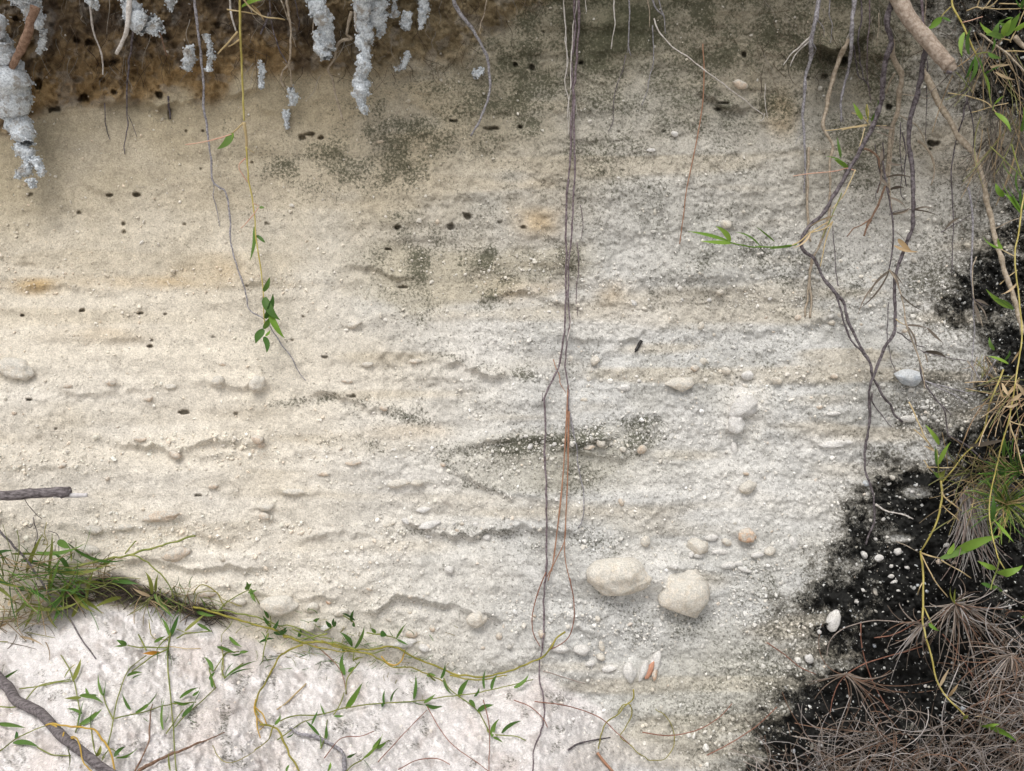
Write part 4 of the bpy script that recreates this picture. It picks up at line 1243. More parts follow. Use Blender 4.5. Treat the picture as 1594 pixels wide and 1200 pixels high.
root('hanging_root', 'short plum root emerging from behind the cut branch', 'root', [(1434, -10), (1437, 30), (1439, 70), (1436, 90)], 2.0, 1.4, 'bark_plum', (.04, .05), (), TR)
root('hanging_root', 'thin tan thread beside the cut branch', 'root', [(1441, -10), (1440, 40), (1446, 80)], .9, .7, 'bark_tan', (.03, .03), (), TR)
root('hanging_root', 'upright hair root in front of pale sand near the tan fork', 'root', [(1354, -20), (1353, 40), (1350, 90), (1353, 140), (1356, 160)], 1.0, .6, 'bark_plum', (.03, .012), (), TR)
root('hanging_root', 'short yellowish rootlet on the pale rock at top right', 'root', [(1368, 20), (1367, 45), (1365, 72)], 1.0, .6, 'bark_tan', (.02, .01), (), TR)
root('hanging_root', 'black hair root below the cut branch', 'root', [(1444, 80), (1443, 130), (1443, 170), (1440, 220)], .9, .5, 'bark_dark', (.03, .012), (), TR)
root('hanging_root', 'dark hanging wire-like root near the black corner', 'root', [(1505, 120), (1503, 165), (1490, 215), (1482, 260), (1481, 300), (1484, 350), (1482, 400), (1481, 425)], 1.3, .7, 'bark_dark', (.05, .02), (), TR)
root('hanging_root', 'dark looped hair root beside the far right tan one', 'root', [(1505, 155), (1512, 175), (1515, 210), (1514, 235)], 1.2, .7, 'bark_dark', (.05, .03), (), TR)
root('hanging_root', 'long grey straight rootlet right of the dead grass', 'root', [(1507, 290), (1513, 320), (1513, 370), (1512, 420), (1515, 470), (1517, 515), (1514, 560), (1512, 600)], 1.6, .7, 'bark_grey', (.05, .03), (), TR)
root('hanging_root', 'faint hair root hanging below the fork of the zigzag root', 'root', [(1383, 470), (1381, 510), (1384, 550), (1392, 575), (1398, 590)], .8, .5, 'bark_dark', (.014, .006), (), TR)
root('hanging_root', 'dark thread through the tangle beneath the tan fork', 'root', [(1402, 190), (1400, 230), (1404, 270), (1402, 300), (1408, 310)], .9, .6, 'bark_dark', (.03, .02), (), TR)
root('hanging_root', 'second dark thread through the tangle, ending in a hook', 'root', [(1362, 225), (1366, 250), (1370, 280), (1364, 300), (1363, 312)], .9, .6, 'bark_dark', (.03, .02), (), TR)
root('hanging_root', 'wiry tan root hanging straight below the knobbly fork', 'root', [(1392, 182), (1389, 225), (1385, 270), (1387, 320), (1390, 345)], 2.0, 1.2, 'bark_tan', (.03, .02), (), HR)
root('hanging_root', 'curved brown root bridging the thick root and the dead grass', 'root', [(1344, 232), (1358, 236), (1368, 250), (1372, 272), (1366, 300)], 1.8, 1.0, 'bark_brown', (.035, .02), (), HR)
root('hanging_root', 'short forked rootlet beside the knobbly tan fork', 'root', [(1404, 205), (1411, 235), (1408, 262), (1412, 290)], 1.2, .7, 'bark_dark', (.03, .015), [([(1411, 238), (1420, 256), (1424, 268)], .8, .5)], TR)
root('hanging_root', 'fine grey rootlet curling at the top of the shaggy root', 'root', [(1292, -10), (1290, 20), (1296, 45), (1292, 66)], .9, .5, 'bark_grey', (.03, .012), (), TR)
root('hanging_root', 'dark whip-like root behind the straight grey one', 'root', [(1340, -10), (1341, 25), (1336, 60), (1338, 95), (1344, 118), (1356, 140)], 1.5, .8, 'bark_dark', (.03, .012), (), TR)
root('pine_needle', 'long orange needle hanging on the upper right of the bank', 'needle', [(1094, 68), (1096, 110), (1094, 160), (1086, 210), (1078, 250), (1068, 300), (1064, 335), (1058, 380)], 1.0, .8, 'needle', (.008, .005), (), 'loose needles', 4, .2, .05)
for lb, pts, m in (('orange needle left of the pair below the middle root', [(884, 600), (882, 660), (878, 720), (873, 780), (867, 830), (862, 870), (853, 905)], 'needle'),
                   ('orange needle close beside the long one in the middle', [(884, 610), (880, 680), (876, 740), (870, 800), (864, 850), (859, 890)], 'needle'),
                   ('orange needle right of the pair below the middle root', [(885, 600), (884, 680), (884, 740), (881, 800), (879, 840), (866, 870), (850, 900)], 'needle'),
                   ('straight orange needle ending in a dark tip', [(886, 640), (885, 700), (882, 780), (879, 860), (886, 900), (888, 905)], 'needle'),
                   ('thin red needle curved like a bow left of the dark root', [(850, 890), (838, 920), (829, 955), (830, 985), (841, 1006)], 'needle_red'),
                   ('thin red needle curved like a bow right of the dark root', [(887, 900), (893, 935), (893, 968), (886, 990), (874, 1002), (854, 1012)], 'needle_red')):
    root('pine_needle', lb, 'needle', pts, .95, .75, m, (.010, .008), (), 'loose needles', 4, .2, .05)

# ------------------------------------------------------------------ roots wrapped in pale crust
crusted('largest white crusted root hanging at the left edge of the bank', [(-25, 20), (-8, 70), (2, 110), (12, 150), (22, 180), (34, 205), (40, 225)], [18, 22, 24, 30, 24, 17, 8], (.06, .05, .045), 320)
crusted('small ragged lump of crust below the largest crusted root', [(30, 225), (42, 240), (45, 250), (40, 262), (30, 270), (26, 276)], [8, 12, 9, 6, 4, 2], (.04, .03), 90)
crusted('narrow crust drop beside the ragged lump at the left', [(55, 245), (58, 256), (64, 266), (63, 273)], [4, 7, 8, 3], (.04, .036), 50)
crusted('tiny crust drop lowest at the left edge', [(48, 278), (51, 285), (54, 292)], [4, 5, 3], (.038, .034), 24)
crusted('thick crust lump at the top left corner above the brown root', [(30, -30), (46, 0), (52, 22), (54, 44)], [24, 20, 18, 8], (.06, .055), 170)
crusted('thin crust dribble under the top left lump', [(66, 46), (66, 62), (63, 76), (62, 84)], [3, 4, 4, 2.5], (.04, .035), 40)
crusted('crust lump behind the pale peg of root', [(196, -10), (206, 15), (212, 35), (222, 46)], [10, 12, 12, 7], (.035, .03), 110)
crusted('hanging crust tuft with fibres right of the pale peg', [(232, 30), (243, 42), (252, 50)], [6, 9, 5], (.026, .022), 60)
crusted('small oval crust drop on brown soil', [(293, 72), (295, 84), (292, 98), (292, 108)], [6, 8, 6, 3], (.028, .022), 70)
crusted('narrow crust string with a bead at its tip', [(320, 55), (327, 70), (328, 85), (325, 98), (326, 110)], [4, 4, 4, 2, 4], (.025, .02), 70)
crusted('small crust string on brown soil near the green stem', [(406, 96), (409, 110), (407, 124), (408, 136)], [2, 4, 3, 5], (.02, .014), 46)
crusted('faint crust drop on the sand below the tan fork', [(444, 172), (445, 184), (447, 198)], [3, 4, 3], (.006, .005), 30)
crusted('pale crust smear at the end of the forked tan root', [(453, 138), (454, 150), (454, 163)], [3, 5, 3], (.02, .012), 36)
crusted('sinuous crusted root with a bulb at its lower end', [(482, -40), (488, 0), (500, 22), (507, 40), (504, 62), (502, 74), (504, 84), (506, 90)], [15, 15, 12, 10, 9, 12, 15, 7], (.06, .05), 240)
crusted('longest crusted root tapering to a white tip', [(560, -40), (560, 0), (566, 40), (567, 70), (565, 100), (563, 130), (562, 152), (566, 168), (571, 174)], [18, 18, 10, 12, 10, 9, 9, 11, 3], (.06, .045), 260,
        [([(553, 15), (554, 40), (563, 55)], 3.0, 'bark_pale')])
crusted('ragged grey crust fringe right of the longest crusted root', [(588, -30), (584, 10), (586, 28), (594, 46), (590, 56)], [15, 13, 15, 10, 4], (.045, .04), 150)
crusted('small crust drop right of the grey fringe', [(632, 18), (633, 32), (631, 45)], [5, 7, 4], (.022, .016), 46)
crusted('slender slanting crust drop near the top edge', [(662, -15), (660, 10), (656, 30), (655, 44)], [6, 6, 5, 2], (.03, .022), 70)
crusted('thin pale crust streak above the sand lip', [(633, 80), (630, 95), (624, 104), (616, 106)], [2.5, 3, 2.5, 2], (.01, .006), 34)
crusted('tiny pale crust tuft at the top edge left of the hooked root', [(614, -10), (614, 10), (614, 26)], [2, 3, 4], (.02, .014), 26)
crusted('pale crust cap on the thin white root', [(140, -15), (146, 4), (150, 12)], [7, 9, 4], (.036, .034), 50)
crusted('bluish crust patch beside the hooked root', [(742, 106), (745, 112), (748, 117)], [4, 6, 4], (.004, .003), 24)
crusted('small pale crust tip at the upper edge near the blue-grey root', [(264, -10), (266, 6), (267, 16)], [5, 5, 3], (.02, .016), 30)

# ------------------------------------------------------------------ branch and sticks
def thick_branch():
    t = thing('cut_branch', 'thick bare tan branch with a sawn rounded end at the upper right', 'branch', 1372, -60, .10)
    mk('bark', strand([(1372, -60), (1397, -6), (1420, 35), (1450, 70), (1468, 92), (1478, 102)], 12.2, 10.8, (.10, .10), .6, .05, 16, 4.0), 'bark_branch', t, t.location)
    mk('cut_end', strand([(1475, 99), (1481, 105), (1485, 110)], 10.6, 6.0, (.10, .10), .2, .10, 14, 2.0), 'bark_branch', t, t.location)
    mk('branch_scar', strand([(1473, 112), (1481, 113)], 3.2, 2.6, (.110, .109), .2, .2, 8, 2.0), 'bark_dark', t, t.location)


thick_branch()
t = thing('broken_stick', 'broken dark grey stick poking in from the left edge', 'stick', -40, 771, .05)
mk('bark', strand([(-60, 773), (-20, 772), (20, 771), (60, 767), (90, 766), (108, 765)], 7.4, 8.0, (.055, .05), .6, .05, 12, 5.0), 'stick_dark', t, t.location)
mk('bare_core', strand([(84, 771), (105, 771), (128, 771), (136, 770)], 4.4, 3.0, (.05, .048), .3, .10, 8, 3.0), 'wood_pale', t, t.location)
mk('torn_bark', strand([(94, 772), (104, 769), (110, 762)], 3.6, 1.4, (.054, .052), .3, .2, 6, 3.0), 'stick_dark', t, t.location)
mk('twig', strand([(38, 776), (44, 786), (56, 800), (66, 808)], .8, .5, (.04, .01), .5, .1, 4), 'bark_dark', t, t.location)
o = mk('stick', strand([(-40, 1012), (0, 1058), (15, 1072), (28, 1092), (65, 1112), (90, 1140), (110, 1156), (130, 1172), (172, 1204), (230, 1240)], 8.0, 6.6, (.016, .012), 1.0, .05, 12, 6.0), 'stick_dark')
tagged(o, 'long dark bent stick lying on the white sand, bound by yellow vine', 'stick')
o = mk('stick', strand([(-20, 806), (0, 828), (20, 848), (42, 872), (60, 898), (78, 925), (95, 945), (112, 970), (130, 1000), (150, 1025)], 2.2, .9, (.04, .03, .006), .8, .1, 6), 'stick_dark')
tagged(o, 'thin straight dark twig crossing the grass at the left edge', 'stick')
o = mk('twig', strand([(216, 1200), (240, 1186), (262, 1176), (290, 1164), (320, 1152), (350, 1140)], 3.0, .9, (.006, .005), 1.0, .2, 6), 'bark_brown')
tagged(o, 'thin brown twig lying slantwise on the white sand', 'twig')
o = mk('twig', strand([(450, 1134), (470, 1142), (500, 1150), (520, 1160), (533, 1172), (537, 1200)], 2.4, 3.4, (.008, .006), 1.6, .3, 6), 'bark_grey')
tagged(o, 'grey frayed dead stalk lying at the bottom centre', 'twig')
o = mk('twig', strand([(476, 1064), (462, 1078), (446, 1094), (431, 1104)], 1.4, 1.0, (.005, .004), .4, .1, 5), 'stem_tan')
tagged(o, 'short tan straw on white sand above the grey stalk', 'twig')
o = mk('twig', strand([(884, 1167), (900, 1158), (925, 1152), (950, 1148)], 1.6, .9, (.006, .004), .4, .1, 5), 'bark_dark')
tagged(o, 'short black curved twig right of the long dark root', 'twig')
o = mk('twig', strand([(930, 1172), (940, 1185), (958, 1205)], 2.6, 1.6, (.008, .006), .4, .2, 6), 'needle')
tagged(o, 'orange-brown twig end at the bottom edge', 'twig')
o = mk('twig', strand([(210, 1200), (222, 1176), (232, 1150), (234, 1110), (238, 1096)], 1.6, .8, (.006, .006), .6, .2, 5), 'bark_brown')
tagged(o, 'upright brown stalk with a dry seed head in white sand', 'twig')
o = mk('twig', strand([(490, 1004), (510, 1020), (528, 1040), (536, 1060), (540, 1080)], 1.0, .7, (.008, .005), .5, .1, 5), 'bark_brown')
tagged(o, 'brown dry stem under the vine at centre', 'twig')
t = thing('beetle', 'small black elongated insect on grey sand in the middle right', 'insect', 993, 540, .003)
mk('wing_case', strand([(999, 530), (996, 534), (993, 540), (990, 545)], 2.6, 2.8, (.003, .003), 0, .1, 8, 1.5), 'beetle', t, t.location)
mk('insect_head', strand([(990, 545), (989, 547), (988, 548)], 2.0, .8, (.003, .003), 0, 0, 8, 1.0), 'beetle', t, t.location)

# ------------------------------------------------------------------ the hanging green shoot
t = plant('grass_shoot', 'green hanging shoot with lance leaves in the left of the bank', 'plant',
          [{'p': [(377, -40), (374, 0), (374, 40), (376, 90), (378, 140), (380, 188)], 'm': 'stem_yellow', 'r': 2.0}, {'p': [(380, 190), (383, 215), (384, 235)], 'm': 'stem_tan', 'r': 2.4},
           {'p': [(383, 228), (385, 260), (388, 285), (393, 310), (397, 340), (398, 362), (402, 395), (407, 430), (410, 460), (411, 490), (412, 512)], 'm': 'stem_yellow', 'r': 1.3},
           {'p': [(379, 191), (370, 200), (362, 207)], 'm': 'stem_tan', 'r': 1.4}, {'p': [(360, 208), (345, 214), (320, 220), (288, 225)], 'm': 'stem_pink', 'r': 1.0},
           {'p': [(382, 246), (372, 258), (378, 272), (388, 286)], 'm': 'stem_pink', 'r': .9}, {'p': [(384, 230), (390, 234), (396, 238)], 'm': 'stem_tan', 'r': .7},
           {'p': [(402, 322), (390, 340), (375, 355)], 'm': 'stem_pink', 'r': .8}, {'p': [(395, 317), (402, 320)], 'm': 'stem_pink', 'r': .9}, {'p': [(369, 50), (355, 66), (339, 84)], 'm': 'stem_tan', 'r': 1.6},
           {'p': [(373, 62), (364, 68), (356, 72)], 'm': 'stem_tan', 'r': 1.5}, {'p': [(376, -5), (390, 12), (412, 26), (444, 30)], 'm': 'stem_tan', 'r': 1.4}, {'p': [(353, 14), (375, 18), (400, 22)], 'm': 'stem_tan', 'r': 1.2}],
          [(362, 207, 338, 232, 11, 'leaf'), (362, 207, 350, 228, 8, 'leaf_bright'), (396, 352, 389, 406, 10, 'leaf'), (400, 366, 413, 378, 6), (404, 322, 412, 322, 7), (410, 454, 420, 431, 8), (413, 496, 425, 457, 11, 'leaf_dark'),
           (412, 462, 436, 498, 12), (421, 488, 443, 526, 11, 'leaf_bright'), (411, 512, 421, 493, 9), (411, 513, 398, 535, 11), (411, 524, 415, 549, 10, 'leaf_dark'), (413, 523, 421, 513, 7, 'leaf_bright'),
           (376, 10, 440, -2, 9, 'leaf_bright'), (392, 8, 412, 34, 4, 'leaf_dry')], (.05, .035), None, 'stem_yellow', 'leaf', (.038, .036))

# ------------------------------------------------------------------ creeping grass on the white sand
GS = 'grass runners on the white sand'
plant('grass_runner', 'tall upright runner with a long stem to the bottom edge', 'plant',
      [[(265, 985), (262, 1005), (261, 1030), (264, 1070), (268, 1110), (271, 1150), (275, 1215)], [(262, 1008), (240, 1008), (215, 1007), (198, 1004)], [(262, 1010), (240, 1020), (225, 1030), (205, 1045)], [(264, 990), (252, 1000), (244, 1012)],
       {'p': [(258, 1005), (290, 1010), (312, 1009)], 'm': 'stem_tan', 'r': .8}, [(228, 1012), (222, 1000), (215, 988)]],
      [(266, 990, 279, 956, 7, 'leaf_dark'), (264, 990, 251, 961, 6), (264, 985, 262, 955, 5), (262, 1010, 268, 1040, 5), (197, 1004, 181, 996, 7), (198, 1005, 178, 1006, 4), (245, 1013, 244, 1032, 5), (240, 1000, 258, 990, 5), (262, 1000, 256, 1030, 4)], group=GS, r=1.3)
plant('grass_runner', 'branching runner whose side shoot rises to the right', 'plant', [[(272, 1132), (290, 1112), (315, 1090), (337, 1070)], [(258, 1142), (275, 1118), (285, 1105)], [(268, 1095), (290, 1094), (305, 1093)], [(335, 1070), (325, 1040), (332, 1045), (342, 1030), (352, 1016)]],
      [(284, 1116, 313, 1074, 9), (280, 1087, 309, 1070, 6), (331, 1045, 317, 1022, 6), (331, 1070, 327, 1052, 5), (326, 1058, 335, 1046, 5), (270, 1092, 299, 1093, 6), (289, 1117, 308, 1126, 4), (254, 1136, 258, 1083, 4), (252, 1118, 253, 1085, 4), (257, 1125, 262, 1095, 4), (300, 1083, 312, 1068, 6)], group=GS)
plant('grass_runner', 'runner with a Y-shaped fork and spread leaves', 'plant', [[(168, 1160), (173, 1140), (177, 1118), (181, 1095), (188, 1070), (198, 1045), (212, 1032), (228, 1020)], [(176, 1120), (165, 1098), (160, 1080)], [(178, 1118), (195, 1114), (225, 1108), (250, 1100), (270, 1095)]],
      [(211, 1109, 245, 1078, 6), (203, 1104, 189, 1074, 7), (160, 1082, 153, 1049, 6), (162, 1082, 165, 1058, 6), (218, 1111, 232, 1124, 5), (198, 1052, 222, 1047, 5), (206, 1056, 222, 1050, 4), (200, 1043, 200, 1028, 3)], group=GS)
plant('grass_runner', 'dense leafy runner above the bent stick', 'plant', [[(118, 1140), (124, 1110), (120, 1085), (115, 1060)], [(114, 1060), (108, 1040), (95, 1020)], [(118, 1135), (135, 1120), (150, 1108)], [(142, 1135), (145, 1160), (150, 1175)]],
      [(114, 1059, 126, 1025, 7, 'leaf_olive'), (126, 1086, 100, 1087, 5, 'leaf_olive'), (124, 1083, 161, 1095, 7), (140, 1085, 152, 1082, 5), (121, 1131, 131, 1088, 9), (124, 1128, 159, 1103, 7), (142, 1138, 146, 1100, 6), (128, 1111, 104, 1103, 5), (118, 1118, 108, 1095, 4), (138, 1082, 133, 1070, 4),
       (100, 1055, 118, 1033, 4, 'leaf_olive'), (150, 1175, 156, 1160, 5, 'leaf_olive')], group=GS)
plant('grass_runner', 'runner at the left edge crossing in front of the bent stick', 'plant', [[(-20, 1175), (0, 1168), (25, 1150), (50, 1138), (80, 1126)], [(58, 1163), (80, 1174), (110, 1176)], [(-10, 1100), (30, 1098), (60, 1068), (110, 1058)], [(30, 1072), (60, 1068), (90, 1062), (110, 1060)]],
      [(-4, 1127, 40, 1133, 8), (20, 1156, 60, 1163, 8, 'leaf'), (4, 1056, 8, 1034, 5), (4, 1057, 29, 1042, 5), (26, 1150, 25, 1138, 6, 'leaf_dark'), (-2, 1180, 6, 1182, 4)], group=GS)
plant('grass_runner', 'star-shaped sprout of fine blades left of the curling vine', 'plant', [[(349, 1056), (345, 1042), (347, 1025), (352, 1016), (372, 1014)], [(350, 1055), (362, 1044), (378, 1032)]],
      [(350, 1055, 402, 1028, 3), (358, 1051, 396, 1041, 4), (350, 1055, 364, 1031, 3), (338, 1007, 367, 1017, 6), (357, 991, 377, 1007, 6), (373, 1016, 387, 1014, 5)], group=GS)
plant('grass_runner', 'pair of leaves beside the hollow under the bank', 'plant', [[(275, 993), (290, 986), (310, 984), (330, 982)]], [(307, 971, 330, 984, 7), (288, 982, 320, 955, 6, 'leaf_olive')], group=GS)
plant('grass_runner', 'leafy sprout arching up over the vine near the buff stone', 'plant', [[(335, 955), (350, 940), (368, 928), (386, 918)], [(386, 918), (396, 926), (404, 940)]],
      [(390, 916, 399, 938, 7), (386, 918, 384, 905, 6), (386, 922, 400, 918, 5), (382, 918, 392, 908, 6)], group=GS)
plant('grass_runner', 'tuft of short leaves on the vine left of the brown stem', 'plant', [[(415, 985), (422, 970), (420, 955)], [(418, 985), (412, 1005), (408, 1030)]],
      [(418, 962, 410, 948, 5), (422, 976, 409, 958, 6), (424, 980, 434, 964, 6), (426, 985, 448, 980, 7), (434, 988, 446, 976, 6), (418, 985, 413, 1000, 5), (410, 1020, 403, 1036, 3), (410, 1020, 420, 1034, 3), (404, 1000, 428, 994, 4)], group=GS, lmat='leaf_dark')
plant('grass_runner', 'pair of dark sprouts climbing the bank above the vine', 'plant', [[(505, 982), (518, 975), (520, 965)], [(535, 958), (550, 968), (552, 975)]],
      [(516, 976, 507, 966, 7), (518, 974, 520, 962, 6), (520, 976, 522, 966, 5), (548, 968, 551, 949, 6), (552, 966, 542, 958, 5), (549, 970, 553, 975, 6), (546, 962, 532, 955, 4)], group=GS, lmat='leaf_dark')
plant('grass_runner', 'three-leaved sprout standing in the vine at centre', 'plant', [[(552, 1010), (551, 1018), (550, 1030)], [(560, 1030), (548, 1045), (540, 1058), (538, 1080)]],
      [(552, 1010, 567, 975, 7), (548, 1006, 529, 984, 6), (537, 1050, 535, 1016, 8), (550, 1028, 566, 1024, 3, 'leaf_olive')], group=GS)
plant('grass_runner', 'thin curved sprout right of the three-leaved one', 'plant', [[(570, 985), (595, 988), (618, 994)]], [(617, 995, 633, 970, 5), (618, 995, 636, 1004, 4), (592, 985, 602, 988, 9, 'leaf_dark')], group=GS)
plant('grass_runner', 'long runner with many single leaves along the lower sand', 'plant', [[(436, 1122), (460, 1114), (500, 1112), (540, 1101), (600, 1094), (650, 1091), (705, 1083), (745, 1078), (780, 1070), (830, 1058)], [(520, 1112), (530, 1095), (535, 1078)], [(690, 1055), (700, 1072), (712, 1082)], [(712, 1082), (735, 1098), (748, 1112)]],
      [(538, 1103, 564, 1063, 10, 'leaf_bright'), (608, 1092, 623, 1069, 5), (599, 1096, 599, 1074, 7, 'leaf_dark'), (598, 1092, 594, 1102, 6, 'leaf_dark'), (644, 1088, 647, 1051, 5), (660, 1094, 678, 1080, 6), (662, 1097, 689, 1099, 8), (640, 1092, 664, 1098, 6), (714, 1084, 730, 1057, 8), (754, 1072, 756, 1042, 4), (765, 1073, 774, 1050, 5),
       (743, 1107, 769, 1097, 8), (730, 1090, 740, 1101, 6), (686, 1056, 693, 1033, 7), (690, 1058, 705, 1082, 6), (678, 1060, 666, 1046, 4, 'leaf_olive'), (738, 1084, 746, 1070, 5), (520, 1114, 536, 1114, 4), (505, 1112, 498, 1094, 4)], group=GS)
plant('grass_runner', 'sparse runner with a bent leaf left of the grey stalk', 'plant', [[(432, 1152), (446, 1142), (470, 1125), (490, 1118)], [(500, 1165), (506, 1145), (510, 1120)]], [(428, 1128, 436, 1107, 6), (485, 1128, 496, 1103, 4), (497, 1144, 475, 1121, 5), (508, 1150, 508, 1128, 5), (500, 1165, 498, 1138, 4), (446, 1148, 458, 1140, 4)], group=GS)
plant('grass_runner', 'bright broad-leaved sprout at the bottom centre', 'plant', [[(530, 1210), (548, 1192), (566, 1181), (585, 1165), (606, 1152)]], [(566, 1180, 596, 1142, 9, 'leaf_bright'), (580, 1166, 594, 1146, 8), (585, 1164, 602, 1154, 6), (566, 1183, 579, 1201, 7), (540, 1179, 556, 1172, 6), (510, 1200, 514, 1186, 6, 'leaf_bright'), (446, 1202, 451, 1190, 5)], group=GS)
plant('grass_runner', 'separate three-leaved sprig on clean sand near the long root', 'plant', [[(758, 1136), (764, 1142), (800, 1146), (818, 1152)], [(764, 1142), (752, 1120), (746, 1108)]], [(766, 1147, 777, 1119, 7), (781, 1141, 812, 1122, 7), (768, 1148, 783, 1156, 5), (800, 1070, 823, 1050, 7)], group=GS)
plant('grass_runner', 'grassy sprout with fine blades below the bent stick', 'plant', [[(160, 1180), (172, 1165), (185, 1175)]], [(178, 1178, 196, 1162, 6), (180, 1180, 215, 1163, 3), (182, 1178, 205, 1176, 3), (150, 1178, 157, 1160, 5, 'leaf_olive'), (158, 1185, 164, 1165, 4, 'leaf_olive'), (105, 1200, 103, 1160, 5, 'leaf_olive'), (265, 1200, 262, 1170, 3, 'leaf_olive')], group=GS)
o = mk('fallen_leaf', leaf_geo((250, 1016), (222, 1017), 7, (.006, .006), 10), 'leaf_orange')
tagged(o, 'bright orange fallen leaf on the white sand', 'leaf')
o = mk('fallen_leaf', leaf_geo((12, 942), (28, 924), 9, (.03, .03), 20), 'leaf_dry')
tagged(o, 'yellow-brown withered leaf in the grass at the left edge', 'leaf')

# ------------------------------------------------------------------ twining vines
VN = 'twining yellow-green vines'
def vine(label, strands, mats=None, r=1.9, off=(.010, .008)):
    p = strands[0]
    t = thing('vine', label, 'vine', p[0][0], p[0][1], off[0], VN)
    for i, s in enumerate(strands):
        m = mats[i] if mats else 'vine'
        mk('tendril', strand(s, r * (1 if i == 0 else .75), r * (.85 if i == 0 else .55), off, 1.4, .12, 6, 4.0), m, t, t.location)
    return t


vine('main yellow-green vine draped along the foot of the bank', [
    [(300, 945), (336, 953), (376, 966), (400, 973), (437, 985), (475, 999), (512, 1001), (550, 1010), (575, 1012), (600, 1007), (620, 1008), (640, 1022), (676, 1035), (713, 1050), (750, 1053), (776, 1049), (800, 1041), (838, 1026), (855, 1012), (868, 992), (880, 984)],
    [(330, 948), (372, 955), (400, 960), (430, 972), (458, 976), (490, 988), (515, 996)], [(500, 996), (525, 1007), (560, 1016), (590, 1024), (613, 1037), (640, 1040), (668, 1050), (690, 1060)],
    [(440, 990), (462, 996), (486, 1006), (520, 1012), (550, 1016)], [(510, 985), (496, 988), (470, 995), (450, 990)], [(592, 1022), (600, 1030), (615, 1034), (625, 1028), (630, 1012)], [(700, 1050), (735, 1058), (770, 1056), (790, 1050)],
    [(455, 978), (480, 992), (505, 998), (535, 1004), (570, 1016), (600, 1012)]], ['vine', 'stem_green', 'vine', 'vine', 'stem_green', 'vine_orange', 'vine', 'stem_green'], 1.7)
vine('branch of vine curling down to an orange knot in the sand', [[(472, 1004), (450, 1012), (437, 1020), (424, 1040), (412, 1062), (402, 1080), (398, 1100), (402, 1112)], [(398, 1090), (396, 1105), (402, 1120), (410, 1128), (404, 1136)], [(396, 1100), (408, 1112), (416, 1126)], [(400, 1116), (400, 1130), (404, 1148)]],
     ['vine', 'vine_orange', 'vine_orange', 'vine_orange'], 1.6)
vine('vine running from the orange knot to the bottom edge', [[(404, 1126), (422, 1129), (435, 1142), (446, 1165), (458, 1185), (470, 1210)], [(424, 1130), (418, 1148), (408, 1160), (396, 1168)]], ['vine', 'vine'], 1.6)
vine('yellow vine looping over and around the bent stick', [[(70, 1129), (85, 1127), (105, 1130), (130, 1132), (150, 1138), (165, 1158), (174, 1175), (182, 1210)], [(112, 1148), (120, 1150), (126, 1165), (130, 1185), (140, 1200), (150, 1212)], [(80, 1126), (88, 1130), (86, 1140)], [(98, 1140), (97, 1150), (104, 1152)], [(110, 1147), (118, 1152)]],
     ['vine_orange', 'vine_orange', 'vine_orange', 'vine_orange', 'vine_orange'], 1.6, (.026, .026, .016))
vine('green stem reaching up from the grass across the left ledge', [[(110, 886), (135, 878), (160, 872), (200, 863), (240, 852), (275, 842), (305, 833)], [(200, 864), (220, 868), (240, 885), (255, 898), (266, 915), (269, 935)], [(195, 862), (205, 850), (212, 842)]], ['stem_green', 'stem_green', 'stem_green'], 1.7, (.02, .01))
vine('loop of fine vine on the bank right of the grass hollow', [[(300, 925), (305, 915), (318, 910), (335, 920), (345, 935), (352, 945)], [(305, 940), (308, 925), (320, 921), (338, 922), (350, 935), (375, 945)], [(232, 965), (235, 980), (240, 994), (262, 996)], [(275, 980), (295, 986), (315, 982)], [(360, 965), (355, 978), (345, 990), (345, 1000)], [(345, 1005), (348, 1030), (345, 1055)],
                                                               [(330, 1160), (342, 1180), (360, 1187), (385, 1178), (400, 1165)]], ['vine', 'vine', 'vine', 'stem_green', 'stem_green', 'vine', 'vine'], .9)
vine('faint ring of pale vine on the sand right of the long root', [[(985, 1072), (985, 1088), (972, 1100), (962, 1112), (945, 1122), (936, 1140), (933, 1165)], [(962, 1110), (970, 1098), (980, 1096), (983, 1110), (975, 1130), (966, 1146), (985, 1165), (1010, 1182), (1035, 1180), (1050, 1160), (1048, 1135), (1035, 1112), (1020, 1104)]], ['vine', 'vine'], 1.1, (.005, .005))
vine('tangle of wiry tendrils hanging into the grass at the left', [[(52, 805), (56, 820), (58, 835), (52, 850)], [(72, 812), (70, 830), (75, 845), (70, 870), (72, 890)], [(66, 832), (72, 838), (66, 845), (74, 848)], [(75, 826), (88, 832), (92, 850), (88, 880)], [(40, 818), (48, 822), (52, 814)]], ['bark_dark', 'vine', 'vine', 'bark_dark', 'bark_dark'], .8, (.012, .01))

